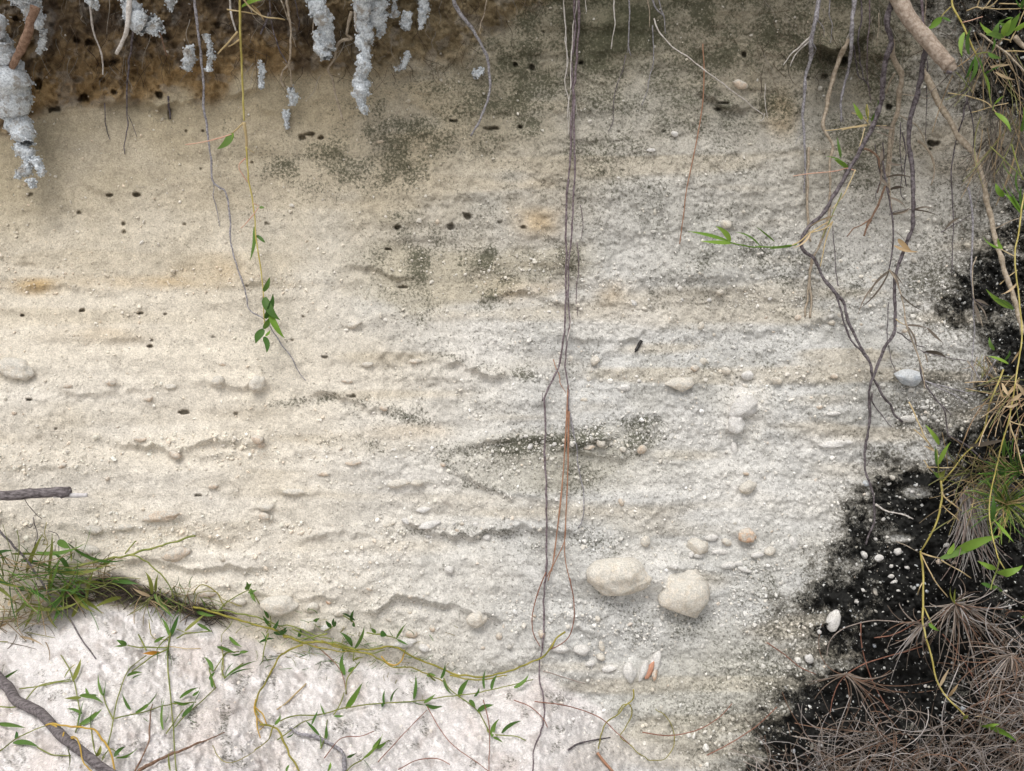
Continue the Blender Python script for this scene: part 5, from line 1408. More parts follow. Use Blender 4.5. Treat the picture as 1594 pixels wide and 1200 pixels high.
# ------------------------------------------------------------------ tufts of fine grass
def tuft(label, cu, cv, n, rad, off, cols, spread=(0, 6.283), droop=.25, r=1.1, cat='grass', name='grass_tuft', wide=0, jit=6.0, lmats=('leaf',), squash=1.0):
    t = thing(name, label, cat, cu, cv, off[0])
    P0 = float(smooth_surf(np.array([cu]), np.array([cv]))[0])

    def fib(i):
        a = random.uniform(*spread)
        L = rad * random.uniform(.45, 1.05)
        b = np.array([cu + random.gauss(0, jit), cv + random.gauss(0, jit * .7)])
        bend = random.uniform(-.5, .5)
        s = np.linspace(0, 1, 9)
        aa = a + bend * s
        u = b[0] + L * s * np.cos(aa)
        v = b[1] + L * s * np.sin(aa) * squash + droop * L * s * s
        P = np.maximum(P0 + off[0] + (off[1] - off[0]) * s + .35 * L / 1000 * np.sin(s * 2.2) * random.uniform(.2, 1), surf(u, v) + .001)
        c = np.array(random.choice(cols)) * random.uniform(.75, 1.25)
        return unproject(u, v, P), c, r * random.uniform(.7, 1.3)
    mk_bundle('foliage', bundle(n, fib), t)
    for i in range(wide):
        a = random.uniform(*spread)
        L = rad * random.uniform(.5, .95)
        b = (cu + random.gauss(0, jit * 1.6), cv + random.gauss(0, jit))
        e = (b[0] + L * math.cos(a), b[1] + L * math.sin(a) * squash + droop * L * .6)
        g = leaf_geo(b, e, random.uniform(4, 7), (off[0], off[1]), random.uniform(-40, 40), random.uniform(-.15, .15), .12, .25)
        mk('leaf', g, random.choice(lmats), t, t.location)
    return t


GRN = [(.07, .16, .025), (.10, .20, .03), (.05, .11, .025), (.16, .19, .05), (.20, .17, .08)]
DRY = [(.30, .22, .12), (.24, .18, .11), (.12, .10, .07), (.20, .20, .08)]
NED = [(.25, .21, .18), (.33, .295, .275), (.18, .135, .105), (.21, .125, .085), (.39, .36, .345), (.12, .09, .07), (.28, .235, .20)]
tuft('green grass clump at the left edge under the twig', 14, 892, 34, 80, (.02, .05), GRN + DRY[:2], (-2.6, 1.6), .12, .9, wide=16, jit=20, lmats=('leaf', 'leaf_dark', 'leaf_olive'))
tuft('olive grass clump where the thin twig meets the bank', 92, 918, 34, 64, (.012, .035), GRN + DRY, (-3.1, 3.1), .10, .9, wide=10, jit=22, lmats=('leaf', 'leaf_olive'))
tuft('low dry grass spilling on the sand at the left edge', 26, 958, 46, 70, (.008, .02), GRN[3:] + DRY, (-3.1, 3.1), .05, .9, wide=9, jit=26, lmats=('leaf_olive', 'leaf', 'leaf_dry'), squash=.5)
tuft('wispy grass on the dark hollow at the foot of the bank', 150, 893, 34, 60, (.008, .02), GRN + DRY, (-3.1, .2), .22, .7, wide=3, jit=20, lmats=('leaf_olive', 'leaf'))
tuft('thin runners of grass between the clumps at the left edge', 55, 900, 20, 110, (.01, .03), GRN, (-.5, .6), .05, .8, wide=4, jit=26, lmats=('leaf', 'leaf_olive'), squash=.7)
tuft('small pale-rooted grass tuft in the humus beside the hollow', 240, 930, 20, 46, (.008, .02), GRN[3:] + DRY, (.2, 2.8), .1, .8, wide=0, jit=7)
leaves(thing('grass_runner', 'four bright blades rising from the pale-rooted tuft', 'plant', 238, 928, .01, GS), [(236, 925, 226, 890, 7, 'leaf_olive'), (242, 922, 246, 893, 5, 'leaf_olive'), (240, 925, 270, 962, 8, 'leaf'), (234, 928, 206, 915, 5, 'leaf_dry')], 'leaf', (.010, .02))
tuft('fuzzy green moss-like weed along the vine at centre left', 440, 985, 60, 26, (.004, .010), GRN + [(.22, .22, .06)], (-3.1, 3.1), .1, .55, wide=3, jit=34, squash=.6)
tuft('fuzzy green weed on the vine below the three-leaved sprout', 540, 1008, 60, 22, (.004, .010), GRN + [(.22, .22, .06)], (-3.1, 3.1), .1, .5, wide=2, jit=34, squash=.6)
tuft('sparse fuzzy weed near the right end of the main vine', 640, 1032, 40, 20, (.004, .010), GRN + [(.22, .22, .06)], (-3.1, 3.1), .1, .5, wide=2, jit=30, squash=.6)
tuft('fine fuzzy weed on the vine at the end of the hollow', 285, 930, 34, 34, (.006, .014), GRN + DRY, (-3.1, 3.1), .1, .6, wide=2, jit=16)
leaves(thing('grass_runner', 'large blades of grass leaning out over the white sand', 'plant', 100, 925, .02, GS), [(97, 925, 112, 897, 6, 'leaf_olive'), (98, 930, 128, 902, 6, 'leaf'), (104, 926, 76, 960, 8, 'leaf'), (115, 928, 160, 956, 8, 'leaf_olive'), (94, 922, 74, 908, 6, 'leaf_olive'), (92, 840, 110, 853, 10, 'leaf'), (108, 853, 110, 876, 4, 'leaf_olive'), (62, 940, 58, 970, 8, 'leaf'), (75, 880, 30, 870, 6, 'leaf_dark')], 'leaf', (.018, .03))
tuft('radiating grass tuft at the right edge above the black crust', 1566, 785, 95, 66, (.03, .06), GRN[:2] + [(.16, .22, .05), (.22, .25, .07), (.32, .25, .12), (.38, .27, .12)], (-6.3, 0), .05, .8, wide=6, jit=5, lmats=('leaf', 'leaf_olive'))
tuft('second fine grass tuft at the right edge higher up', 1582, 735, 60, 60, (.03, .05), GRN[:3] + DRY[:1], (2.4, 4.8), .10, .8, wide=4, jit=6)
tuft('dry tan straw tangle beneath the right edge tuft', 1530, 745, 100, 75, (.012, .04), DRY + DRY + GRN[3:], (-6.3, 0), .12, .9, name='straw_tangle', jit=30)
tuft('dark dry straw fringe at the upper right corner', 1540, 90, 46, 100, (.02, .06), DRY + [(.10, .085, .07), (.07, .06, .055)], (.6, 2.4), .15, .9, name='straw_tangle', jit=32)
tuft('dead straw hanging down the right edge below the corner', 1575, 180, 46, 120, (.02, .05), DRY + [(.10, .085, .07), (.13, .11, .09)], (.9, 2.3), .1, .9, name='straw_tangle', jit=24)
tuft('dead grey straw fan beside the far right tan root', 1545, 225, 30, 60, (.02, .03), [(.10, .085, .07), (.16, .14, .12)], (1.0, 2.4), .1, 1.0, name='straw_tangle', jit=10)
tuft('dry tan straw along the right edge at middle height', 1584, 610, 46, 80, (.02, .05), DRY + [(.40, .30, .18), (.34, .22, .13)], (1.2, 3.6), .15, 1.0, name='straw_tangle', jit=20)
tuft('small dry sprig hanging left of the right edge straw', 1530, 560, 22, 40, (.02, .04), DRY + [(.38, .30, .2)], (.5, 2.9), .1, .8, name='straw_tangle', jit=8)
tuft('grey drooping needle skein under the right edge tuft', 1508, 770, 70, 130, (.03, .03), [(.30, .28, .265), (.25, .225, .21), (.20, .15, .13)], (1.15, 1.75), .12, .9, 'needle cluster', 'needle_cluster', jit=9)

# ------------------------------------------------------------------ grasses on the right
RG = 'creeping grasses on the right of the bank'
def rplant(label, stems, lvs, off=(.09, .085), loff=(.09, .10), **k):
    return plant('grass_creeper', label, 'plant', stems, lvs, off, RG, loff=loff, **k)


rplant('bright creeper with a long jointed stem at the upper right', [
    {'p': [(1484, -20), (1482, 8), (1497, 35), (1508, 60), (1520, 85)], 'm': 'stem_yellow', 'r': 1.7}, {'p': [(1520, 85), (1527, 100), (1532, 115), (1538, 140), (1545, 168)], 'm': 'stem_green', 'r': 1.1}, {'p': [(1482, 8), (1474, 16), (1464, 28)], 'm': 'stem_yellow', 'r': 1.1},
    {'p': [(1520, 85), (1530, 82), (1541, 82)], 'm': 'stem_green', 'r': 1.0}, {'p': [(1498, 35), (1512, 31), (1530, 26)], 'm': 'stem_pink', 'r': .8}, {'p': [(1519, 86), (1514, 100), (1506, 128), (1500, 140)], 'm': 'stem_green', 'r': .8}, {'p': [(1488, 112), (1500, 125), (1515, 145)], 'm': 'stem_green', 'r': .7}],
    [(1466, 27, 1443, 47, 10, 'leaf_bright'), (1467, 26, 1480, 34, 6), (1501, 50, 1498, 88, 7, 'leaf_bright'), (1509, 85, 1512, 42, 7, 'leaf'), (1518, 88, 1508, 130, 8, 'leaf'), (1516, 92, 1502, 126, 5, 'leaf_dark'), (1539, 82, 1559, 90, 7), (1532, 112, 1541, 148, 10, 'leaf_bright'), (1533, 115, 1559, 102, 4, 'leaf'), (1524, 90, 1530, 112, 5)])
rplant('cluster of glossy bright leaves in the upper right corner', [{'p': [(1572, 62), (1560, 60), (1545, 58)], 'm': 'stem_tan', 'r': .9}, {'p': [(1573, 63), (1577, 55), (1582, 46), (1592, 22), (1600, 5)], 'm': 'stem_tan', 'r': 1.0}, {'p': [(1572, 62), (1573, 66)], 'm': 'stem_tan', 'r': .8}],
       [(1552, 55, 1525, 34, 10, 'leaf_bright'), (1562, 60, 1534, 54, 8, 'leaf'), (1562, 57, 1576, 28, 11, 'leaf_bright'), (1567, 56, 1588, 20, 10, 'leaf_bright'), (1549, 60, 1557, 33, 8, 'leaf'), (1548, 58, 1543, 82, 7, 'leaf'), (1580, 48, 1602, 30, 10, 'leaf_bright'), (1556, 34, 1578, 28, 7, 'leaf'), (1570, 42, 1555, 34, 7, 'leaf'), (1594, 14, 1580, -6, 9, 'leaf'), (1590, 12, 1600, -4, 8, 'leaf')], (.11, .11), (.11, .12))
rplant('straw-coloured bare stalks in the upper right corner', [{'p': [(1505, 16), (1522, 11), (1528, 14), (1533, 12), (1548, -8)], 'm': 'stem_tan', 'r': 1.0}, {'p': [(1522, 11), (1560, 14), (1590, 13), (1600, 14)], 'm': 'stem_tan', 'r': .8}, {'p': [(1532, 13), (1545, 8), (1556, -4)], 'm': 'stem_tan', 'r': 1.1}, {'p': [(1555, 6), (1575, 6), (1600, 7)], 'm': 'stem_tan', 'r': 1.0},
        {'p': [(1521, 12), (1524, 2), (1528, -8)], 'm': 'stem_tan', 'r': .9}, {'p': [(1560, 80), (1580, 79), (1600, 80)], 'm': 'stem_tan', 'r': 1.2}, {'p': [(1524, 52), (1545, 66), (1568, 84), (1584, 100), (1600, 116)], 'm': 'bark_tan', 'r': 1.8}, {'p': [(1580, 58), (1590, 68), (1604, 80)], 'm': 'bark_tan', 'r': 4.0}],
       [(1520, 16, 1518, 44, 5, 'leaf_dead'), (1541, 104, 1575, 100, 5, 'leaf_dry'), (1550, 112, 1580, 124, 4, 'leaf_dry')], (.07, .075), (.07, .07))
rplant('tan runner with narrow green leaves on the right edge', [{'p': [(1475, 145), (1500, 148), (1520, 153), (1537, 160), (1552, 176), (1570, 195)], 'm': 'stem_tan', 'r': 1.0}, {'p': [(1512, 175), (1540, 167), (1570, 160)], 'm': 'stem_tan', 'r': .8}, {'p': [(1575, 225), (1582, 250), (1592, 280)], 'm': 'stem_green', 'r': 1.2}, {'p': [(1542, 228), (1565, 250), (1590, 275)], 'm': 'stem_green', 'r': .9}],
       [(1545, 172, 1563, 149, 7, 'leaf_bright'), (1549, 175, 1574, 206, 9, 'leaf_bright'), (1588, 202, 1592, 165, 8, 'leaf_bright'), (1577, 275, 1560, 250, 0, 'leaf'), (1563, 305, 1550, 285, 8, 'leaf_bright'), (1575, 310, 1560, 284, 7, 'leaf_bright'), (1590, 205, 1598, 180, 7, 'leaf'), (1586, 300, 1585, 262, 6, 'leaf')])
rplant('vertical green creeper down the right edge', [{'p': [(1600, 280), (1591, 320), (1585, 365), (1580, 392), (1582, 430), (1586, 460), (1590, 500), (1591, 530), (1586, 560), (1580, 600), (1571, 652), (1562, 682), (1553, 720), (1545, 752), (1540, 790), (1544, 830), (1550, 856), (1556, 872), (1566, 888)], 'm': 'stem_yellow', 'r': 1.3},
        {'p': [(1556, 870), (1551, 890), (1545, 905), (1542, 918)], 'm': 'stem_green', 'r': 1.2}, {'p': [(1580, 400), (1565, 392), (1558, 388)], 'm': 'stem_tan', 'r': .8}, {'p': [(1571, 655), (1585, 660), (1600, 664)], 'm': 'stem_tan', 'r': 1.0}, {'p': [(1571, 657), (1582, 690), (1590, 720), (1597, 745)], 'm': 'stem_tan', 'r': 1.2}],
       [(1556, 386, 1530, 368, 9, 'leaf_bright'), (1560, 388, 1553, 370, 6, 'leaf_bright'), (1590, 332, 1562, 300, 9, 'leaf_bright'), (1592, 330, 1568, 290, 6, 'leaf'), (1594, 325, 1590, 290, 7, 'leaf'), (1576, 480, 1535, 450, 7, 'leaf_bright'), (1577, 482, 1547, 466, 6, 'leaf'), (1570, 566, 1537, 554, 7, 'leaf_bright'), (1548, 545, 1540, 525, 5, 'leaf'), (1565, 560, 1572, 545, 5, 'leaf'),
        (1545, 806, 1578, 844, 9, 'leaf_bright'), (1544, 812, 1546, 770, 7, 'leaf'), (1550, 886, 1522, 873, 8, 'leaf_bright'), (1552, 892, 1592, 880, 11, 'leaf_bright'), (1543, 914, 1527, 908, 8, 'leaf'), (1545, 914, 1561, 920, 8, 'leaf'), (1583, 440, 1558, 458, 4, 'leaf_dry'), (1588, 545, 1574, 566, 6, 'leaf_dry'), (1580, 600, 1565, 618, 5, 'leaf_dry'), (1592, 610, 1566, 625, 5, 'leaf_dry'), (1585, 628, 1562, 632, 5, 'leaf_dry'), (1594, 615, 1580, 596, 5, 'leaf_dry'),
        (1556, 598, 1563, 621, 6, 'leaf_dry'), (1560, 596, 1573, 619, 5, 'leaf_dry')], (.10, .095, .10))
rplant('yellow-stemmed creeper with upright leaves over the black crust', [{'p': [(1415, 625), (1425, 648), (1436, 672), (1446, 690), (1456, 704)], 'm': 'stem_tan', 'r': 1.2}, {'p': [(1422, 668), (1440, 684), (1455, 702)], 'm': 'stem_tan', 'r': .9}, {'p': [(1462, 745), (1460, 720), (1458, 700)], 'm': 'stem_green', 'r': 1.3},
        {'p': [(1465, 748), (1467, 770), (1465, 785), (1459, 810), (1447, 835), (1433, 858)], 'm': 'stem_yellow', 'r': 1.7}, {'p': [(1433, 858), (1436, 880), (1437, 900), (1437, 935), (1436, 968), (1444, 1000), (1452, 1030), (1458, 1058), (1470, 1080), (1490, 1102), (1505, 1118)], 'm': 'stem_yellow', 'r': 1.7}, {'p': [(1433, 860), (1450, 866), (1464, 869)], 'm': 'stem_tan', 'r': 1.5},
        {'p': [(1466, 751), (1480, 735), (1500, 708), (1515, 695)], 'm': 'stem_yellow', 'r': 1.2}, {'p': [(1465, 755), (1470, 773), (1490, 790), (1503, 800)], 'm': 'stem_tan', 'r': 1.2}, {'p': [(1465, 786), (1485, 803), (1504, 819)], 'm': 'stem_tan', 'r': 1.0}, {'p': [(1465, 872), (1490, 886), (1511, 900)], 'm': 'stem_tan', 'r': 1.1}, {'p': [(1434, 862), (1450, 895), (1475, 930)], 'm': 'stem_tan', 'r': 1.0},
        {'p': [(1395, 842), (1412, 850), (1430, 860)], 'm': 'bark_tan', 'r': .7}, {'p': [(1437, 905), (1432, 915), (1428, 926)], 'm': 'stem_tan', 'r': 1.1}, {'p': [(1438, 945), (1447, 965), (1453, 975)], 'm': 'stem_yellow', 'r': 1.2}, {'p': [(1442, 727), (1465, 728), (1490, 727)], 'm': 'stem_tan', 'r': .9}, {'p': [(1438, 716), (1448, 730), (1460, 742)], 'm': 'stem_tan', 'r': .8}],
       [(1462, 692, 1440, 661, 7, 'leaf_bright'), (1462, 722, 1480, 688, 8, 'leaf_bright'), (1459, 724, 1456, 695, 6, 'leaf'), (1461, 744, 1471, 731, 7, 'leaf_olive'), (1461, 744, 1452, 734, 5, 'leaf'), (1486, 860, 1558, 834, 14, 'leaf_bright'), (1464, 869, 1532, 847, 9, 'leaf'), (1475, 862, 1485, 845, 8, 'leaf_bright'), (1446, 970, 1463, 982, 5, 'leaf_bright'), (1462, 1070, 1478, 1040, 4, 'leaf_dry')], (.05, .06, .06, .04), (.065, .075))
rplant('horizontal green shoot pointing left across the grey sand', [{'p': [(1240, 380), (1232, 382), (1200, 384), (1170, 384), (1140, 378), (1128, 374)], 'm': 'leaf_bright', 'r': 1.3}, {'p': [(1233, 382), (1245, 376), (1262, 362), (1290, 345)], 'm': 'stem_tan', 'r': 1.3}], 
       [(1134, 375, 1071, 360, 6, 'leaf_bright'), (1140, 378, 1090, 375, 7, 'leaf_bright'), (1137, 376, 1114, 352, 7, 'leaf_bright'), (1184, 384, 1144, 361, 4, 'leaf'), (1206, 376, 1176, 352, 3, 'leaf'), (1233, 383, 1195, 388, 4, 'leaf')], (.05, .045), (.045, .05))
rplant('small tan and green sprig at the bend of the thick root', [{'p': [(1350, 194), (1325, 198), (1300, 202), (1284, 203)], 'm': 'stem_tan', 'r': .9}, {'p': [(1350, 195), (1320, 200), (1310, 202)], 'm': 'stem_tan', 'r': 1.0}, {'p': [(1346, 200), (1340, 220), (1334, 240)], 'm': 'stem_tan', 'r': .8}, {'p': [(1352, 192), (1340, 180), (1326, 175)], 'm': 'stem_tan', 'r': .8}, {'p': [(1350, 190), (1352, 175), (1350, 162)], 'm': 'stem_yellow', 'r': .9}, {'p': [(1380, 195), (1360, 196), (1350, 194)], 'm': 'stem_tan', 'r': .7}],
       [(1342, 186, 1328, 160, 6, 'leaf_bright'), (1356, 188, 1367, 155, 6, 'leaf'), (1353, 186, 1349, 162, 5, 'leaf_olive'), (1370, 195, 1392, 198, 5, 'leaf_dead')], (.06, .06), (.065, .07))
rplant('sprig with drooping green leaves beside the sinuous tan root', [{'p': [(1330, 265), (1318, 262), (1300, 266), (1260, 270), (1235, 274)], 'm': 'stem_pink', 'r': .8}, {'p': [(1332, 264), (1322, 285), (1312, 305), (1296, 325)], 'm': 'stem_tan', 'r': 1.1}, {'p': [(1296, 345), (1285, 355), (1262, 362)], 'm': 'stem_tan', 'r': 1.2}, {'p': [(1296, 345), (1285, 375), (1277, 415)], 'm': 'stem_tan', 'r': 1.0}, {'p': [(1310, 300), (1300, 325), (1280, 370)], 'm': 'stem_green', 'r': .9}],
       [(1320, 260, 1285, 243, 7, 'leaf'), (1320, 261, 1298, 248, 6, 'leaf_bright'), (1309, 245, 1303, 213, 5, 'leaf'), (1300, 335, 1256, 355, 3, 'leaf_dry'), (1262, 362, 1234, 386, 3, 'leaf_dry')], (.06, .055), (.058, .06))

# ------------------------------------------------------------------ withered grass hanging among the right-hand roots
DG = 'withered grass hanging among the roots'
def dead(label, stems, lvs, off=(.05, .04)):
    return plant('dead_grass', label, 'dead plant', stems, lvs, off, DG, 'bark_tan', 'leaf_dead', (.045, .05), 4.0, 1.0)


dead('withered stalk with splayed needle-like leaves below the tan fork', [{'p': [(1374, 250), (1380, 290), (1388, 330), (1391, 370), (1387, 405), (1384, 420)], 'm': 'bark_dark', 'r': 1.6}, {'p': [(1384, 420), (1395, 438), (1403, 460), (1408, 485), (1410, 505)], 'm': 'bark_tan', 'r': 1.2}],
     [(1385, 420, 1336, 482, 3), (1385, 421, 1352, 462, 4), (1383, 424, 1334, 496, 2.5), (1385, 420, 1406, 444, 3), (1386, 422, 1400, 450, 3), (1400, 455, 1440, 485, 2.5), (1392, 382, 1430, 392, 5, 'leaf_dry'), (1398, 372, 1420, 393, 7, 'leaf_dry'), (1392, 358, 1412, 378, 3)])
dead('withered blades crossing the zigzag root', [{'p': [(1384, 335), (1392, 330), (1410, 326)], 'm': 'bark_dark', 'r': .8}], [(1385, 333, 1418, 322, 5), (1382, 307, 1410, 322, 4), (1415, 326, 1460, 335, 3), (1420, 328, 1455, 324, 2.5), (1390, 332, 1418, 324, 4)])
dead('bent brown blade pair on a thin stalk below the fork', [{'p': [(1408, 492), (1411, 506), (1420, 530), (1428, 550), (1436, 578), (1440, 605)], 'm': 'bark_tan', 'r': 1.5}, {'p': [(1395, 496), (1402, 502), (1410, 506)], 'm': 'stem_tan', 'r': .8}], [(1410, 506, 1446, 512, 6), (1443, 510, 1468, 534, 5), (1411, 506, 1427, 545, 6), (1440, 550, 1444, 566, 3)])
dead('single dark pod-like blade on a wiry stalk at the right', [{'p': [(1434, 546), (1470, 556), (1490, 559), (1508, 562)], 'm': 'bark_dark', 'r': .8}, {'p': [(1506, 562), (1520, 582), (1532, 600)], 'm': 'bark_tan', 'r': .8}], [(1437, 549, 1474, 557, 7)])
dead('dead stalk stretching from the blue-grey stone to the straw', [{'p': [(1432, 562), (1436, 590), (1456, 620), (1470, 640), (1476, 678)], 'm': 'bark_dark', 'r': 1.4}, {'p': [(1476, 678), (1500, 690), (1530, 715), (1560, 745), (1590, 765)], 'm': 'bark_dark', 'r': 1.5}, {'p': [(1438, 592), (1470, 602), (1519, 614)], 'm': 'bark_grey', 'r': 1.1}, {'p': [(1440, 593), (1480, 612), (1507, 627)], 'm': 'bark_grey', 'r': 1.1}, {'p': [(1456, 622), (1470, 634), (1482, 646)], 'm': 'bark_dark', 'r': .9}],
     [(1508, 694, 1566, 684, 7, 'leaf_dead'), (1455, 702, 1438, 694, 5, 'leaf_dry')], (.03, .035))
dead('dark withered leaves bunched below the tan fork of roots', [{'p': [(1374, 222), (1376, 245), (1370, 265), (1380, 285), (1385, 300)], 'm': 'bark_dark', 'r': 1.0}], [(1382, 252, 1406, 256, 5), (1375, 230, 1378, 268, 5), (1382, 238, 1370, 275, 5), (1380, 276, 1418, 276, 4), (1370, 277, 1384, 293, 5), (1386, 295, 1408, 292, 6), (1362, 205, 1398, 225, 4), (1366, 196, 1390, 198, 5), (1377, 260, 1372, 290, 4)])
dead('dead hanging twig with broken side leaves near the wire-like root', [{'p': [(1520, 400), (1514, 420), (1516, 465), (1525, 490), (1530, 508)], 'm': 'bark_tan', 'r': .9}, {'p': [(1465, 362), (1485, 350), (1510, 335)], 'm': 'bark_dark', 'r': .8}, {'p': [(1515, 465), (1535, 478)], 'm': 'bark_dark', 'r': .9}, {'p': [(1545, 358), (1565, 348), (1590, 338)], 'm': 'bark_tan', 'r': 1.0}, {'p': [(1556, 443), (1570, 430), (1584, 420)], 'm': 'stem_tan', 'r': .9}],
     [(1517, 468, 1528, 506, 4), (1518, 470, 1536, 500, 4), (1517, 466, 1540, 476, 4), (1492, 340, 1470, 360, 4), (1495, 345, 1504, 362, 3)])
dead('dry tan stalk rising from straw at the right edge', [{'p': [(1562, 575), (1550, 605), (1540, 630), (1537, 645), (1530, 672), (1518, 690)], 'm': 'stem_yellow', 'r': 1.5}, {'p': [(1537, 642), (1525, 640), (1518, 650)], 'm': 'bark_tan', 'r': .9}, {'p': [(1540, 640), (1556, 645), (1570, 652)], 'm': 'bark_tan', 'r': .8}, {'p': [(1550, 560), (1540, 580), (1530, 596)], 'm': 'bark_grey', 'r': 1.0}, {'p': [(1512, 565), (1524, 588), (1530, 600)], 'm': 'bark_grey', 'r': 1.0}], [], (.06, .05))

# ------------------------------------------------------------------ dry needles at the lower right
def clump(label, cu, cv, arms, n, off=(.03, .02), cols=NED, r=.95):
    """needles fanning out of one knot; arms: (angle deg, spread deg, length px, droop)"""
    t = thing('needle_cluster', label, 'needle cluster', cu, cv, off[0], 'clusters of dry needles')
    P0 = float(smooth_surf(np.array([cu]), np.array([cv]))[0])

    def fib(i):
        a0, sp, L, dr = random.choice(arms)
        a = R(a0 + random.gauss(0, sp * .5))
        L = L * random.uniform(.3, 1.15)
        s = np.linspace(0, 1, 12)
        cur = random.gauss(0, .6)
        u = cu + random.gauss(0, 3) + L * s * np.cos(a + cur * s)
        v = cv + random.gauss(0, 2) + L * s * np.sin(a + cur * s) + dr * L * s * s
        P = np.maximum(P0 + off[0] + (off[1] - off[0]) * s + .02 * np.sin(3 * s) * random.random(), surf(u, v) + .001)
        return unproject(u, v, P), np.array(random.choice(cols)) * random.uniform(.7, 1.2), r * random.uniform(.75, 1.2)
    mk_bundle('needles', bundle(n, fib), t)
    return t


clump('spreading cluster of dry needles with a green heart on the black crust', 1487, 940, [(155, 22, 75, .45), (60, 28, 110, .35), (5, 14, 130, .03), (-20, 60, 40, .1), (85, 30, 90, .2), (30, 30, 120, .2)], 85, (.035, .03))
clump('needle cluster hanging below the left arm of the spreading one', 1437, 972, [(110, 18, 90, .1), (130, 15, 60, .2), (200, 10, 60, .2)], 26, (.03, .02))
clump('dense grey needle cluster at the lower right edge', 1575, 1020, [(150, 40, 110, .25), (110, 40, 120, .15), (200, 40, 100, .2), (60, 40, 80, .1)], 40, (.03, .03))
clump('reddish needle fan at the edge of the black crust', 1318, 1050, [(30, 16, 130, .05), (168, 14, 80, .0), (40, 24, 90, .3)], 26, (.012, .012), NED[2:4] + NED[:1])
leaves(thing('grass_creeper', 'tiny green sprout in the heart of the needle cluster', 'plant', 1487, 935, .04, RG), [(1486, 940, 1487, 916, 3, 'leaf_olive'), (1489, 938, 1508, 929, 3, 'leaf_olive'), (1485, 938, 1480, 912, 3, 'leaf_olive')], 'leaf', (.045, .05))
leaves(thing('grass_creeper', 'large bright leaf lying on the needle litter at the bottom', 'plant', 1526, 1130, .03, RG), [(1526, 1130, 1582, 1154, 13, 'leaf_bright'), (1530, 1132, 1556, 1127, 6, 'leaf_bright'), (1525, 1135, 1526, 1120, 5, 'leaf'), (1500, 1120, 1508, 1112, 5, 'leaf_olive')], 'leaf', (.04, .045))
leaves(thing('grass_creeper', 'dry straw leaves near the bright leaf on the litter', 'plant', 1515, 1115, .03, RG), [(1518, 1115, 1552, 1122, 5, 'leaf_dry'), (1476, 1085, 1492, 1064, 5, 'leaf_dry'), (1590, 962, 1600, 955, 8, 'leaf_bright')], 'leaf_dry', (.035, .04))
for lb, pts, m in (('reddish needle standing in an arc on the black crust', [(1340, 970), (1341, 1000), (1347, 1030), (1358, 1060), (1374, 1090), (1384, 1105)], 'needle_red'),
                   ('long red needle slanting over the black crust', [(1436, 1006), (1410, 1014), (1380, 1022), (1340, 1036), (1310, 1058), (1297, 1085), (1292, 1110)], 'needle_red'),
                   ('grey needle arching over the white stone', [(1414, 970), (1380, 966), (1345, 968), (1310, 980), (1292, 998), (1287, 1022)], 'needle_grey'),
                   ('red needle running down beside the creeper stem', [(1467, 987), (1490, 1014), (1510, 1045), (1524, 1075), (1532, 1115)], 'needle_red'),
                   ('red needle ending at the spreading cluster', [(1361, 993), (1390, 988), (1415, 976), (1440, 960)], 'needle_red'),
                   ('needle lying along the bottom of the white sand', [(620, 1198), (650, 1183), (680, 1181), (700, 1190)], 'needle_red'),
                   ('fine red needle at the lower centre of the sand', [(665, 1100), (685, 1135), (705, 1160), (730, 1178), (760, 1200)], 'needle_red'),
                   ('fine straight needle pointing at the three-leaved sprig', [(752, 1090), (760, 1120), (762, 1150), (761, 1200)], 'needle_red'),
                   ('fine slanting needle below the long leafy runner', [(588, 1186), (610, 1162), (640, 1130), (665, 1105)], 'needle_red'),
                   ('fine curved needle at the foot of the grey stalk', [(505, 1180), (530, 1150), (560, 1146), (582, 1138)], 'needle_red'),
                   ('red needle crossing behind the long dark root', [(800, 1090), (825, 1100), (845, 1118), (852, 1132)], 'needle_red'),
                   ('long fine needle right of the dark root', [(832, 1092), (880, 1098), (930, 1115), (960, 1140), (980, 1158)], 'needle_red'),
                   ('rusty needle beside the pale vine ring', [(1000, 1140), (1040, 1145), (1080, 1138), (1115, 1120), (1140, 1095)], 'needle_red'),
                   ('thin needle crossing the sand below the orange shell', [(845, 1044), (880, 1055), (910, 1064)], 'needle_grey'),
                   ('long needle at the lower right of the sand', [(1100, 1176), (1140, 1155), (1180, 1128), (1210, 1100)], 'needle_red'),
                   ('needle above the litter pointing at grey sand', [(1194, 1000), (1220, 1018), (1245, 1038), (1270, 1050)], 'needle_red')):
    root('pine_needle', lb, 'needle', pts, .95, .7, m, (.012, .012), (), 'loose needles', 4, .3, .05)


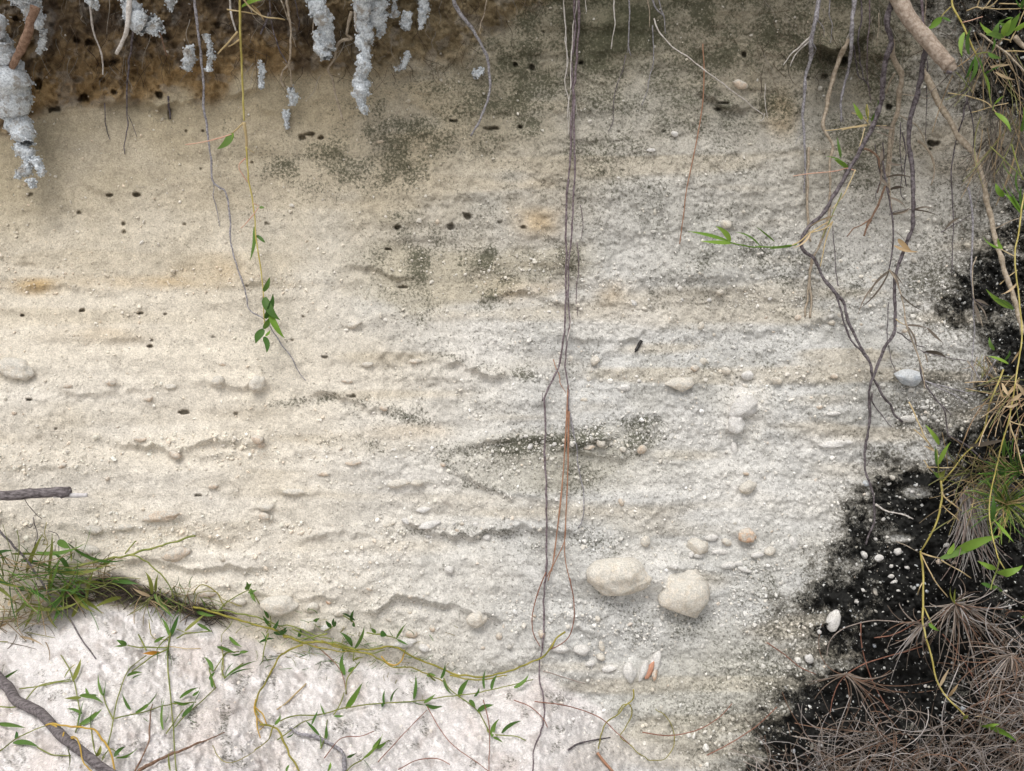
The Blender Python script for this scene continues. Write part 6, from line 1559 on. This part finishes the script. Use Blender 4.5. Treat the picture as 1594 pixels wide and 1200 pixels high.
def litter():
    def inside(u, v):
        top = line(u, [(1150, 1235), (1200, 1200), (1250, 1155), (1300, 1128), (1350, 1105), (1400, 1118), (1460, 1122), (1500, 1105), (1540, 1030), (1570, 985), (1620, 950)])
        return v - top

    def fib(i):
        u0, v0 = random.uniform(1180, 1640), random.uniform(940, 1290)
        d = inside(u0, v0)
        if d < random.uniform(-20, 95) ** 1 or random.random() < .30:
            return None
        a = random.choice([random.gauss(.25, .5), random.gauss(-.35, .5), random.uniform(0, 3.14)])
        L = random.uniform(35, 180)
        cur = random.gauss(0, 1.2)
        s = np.linspace(-.5, .5, 10)
        u = u0 + L * s * np.cos(a + cur * s)
        v = v0 + L * s * np.sin(a + cur * s)
        u = u + 6 * np.sin(5 * s + i)
        lift = random.random() ** 1.5 * .04
        P = np.maximum(surf(u, v) + .001, smooth_surf(u, v) + lift + .014 * np.cos(3 * s) * random.random())
        shade = random.choice(NED)
        return unproject(u, v, P), np.array(shade) * random.uniform(.55, 1.25), random.uniform(.45, .85)
    o = mk_bundle('needle_litter', bundle(2900, fib))
    tagged(o, 'mat of dry grey and reddish needles covering the lower right corner', 'needle litter', kind='stuff')


litter()


def rootlets():
    """fuzz of hair-fine rootlets in the dark soil: nobody could count it"""
    def fib(i):
        u0 = random.uniform(0, 860) if random.random() < .75 else random.uniform(1180, 1594)
        v0 = random.uniform(-30, 120)
        if u0 < 900 and v0 > line(u0, SOIL) + 5:
            return None
        L = random.uniform(14, 60)
        s = np.linspace(0, 1, 7)
        a = 1.57 + random.gauss(0, .55)
        u = u0 + L * s * np.cos(a) + random.gauss(0, 5) * s * s
        v = v0 + L * s * np.sin(a)
        u = u + 2.5 * np.sin(s * random.uniform(3, 9) + i)
        P = surf(u, v) + .003 + random.random() * .02 * (1 - .6 * s)
        c = random.choice([(.10, .07, .045), (.18, .14, .10), (.05, .035, .025), (.30, .27, .23)])
        return unproject(u, v, P), np.array(c) * random.uniform(.7, 1.2), random.uniform(.35, .75)
    o = mk_bundle('rootlet_fuzz', bundle(520, fib, sides=3))
    tagged(o, 'hair-fine rootlets matted in the dark soil along the top', 'rootlets', kind='stuff')


rootlets()


def root_mat():
    """dark matted fibres along the foot of the bank"""
    def fib(i):
        u0 = random.uniform(105, 345)
        v0 = line(u0, CONTACT) - 8 + random.gauss(0, 5)
        L = random.uniform(12, 60)
        s = np.linspace(0, 1, 7)
        a = random.gauss(.15, .5)
        u = u0 + L * (s - .5) * np.cos(a)
        v = v0 + L * (s - .5) * np.sin(a) + 3 * np.sin(s * random.uniform(3, 8) + i)
        P = np.maximum(surf(u, v) + .001, smooth_surf(u, v, 10) + random.random() * .008)
        c = random.choice([(.07, .055, .045), (.11, .085, .065), (.05, .04, .035), (.20, .15, .10), (.13, .14, .05)])
        return unproject(u, v, P), np.array(c) * random.uniform(.7, 1.2), random.uniform(.5, 1.1)
    o = mk_bundle('root_mat', bundle(330, fib, sides=3))
    tagged(o, 'dark fibrous root mat along the foot of the bank at the left', 'root mat', kind='stuff')


root_mat()
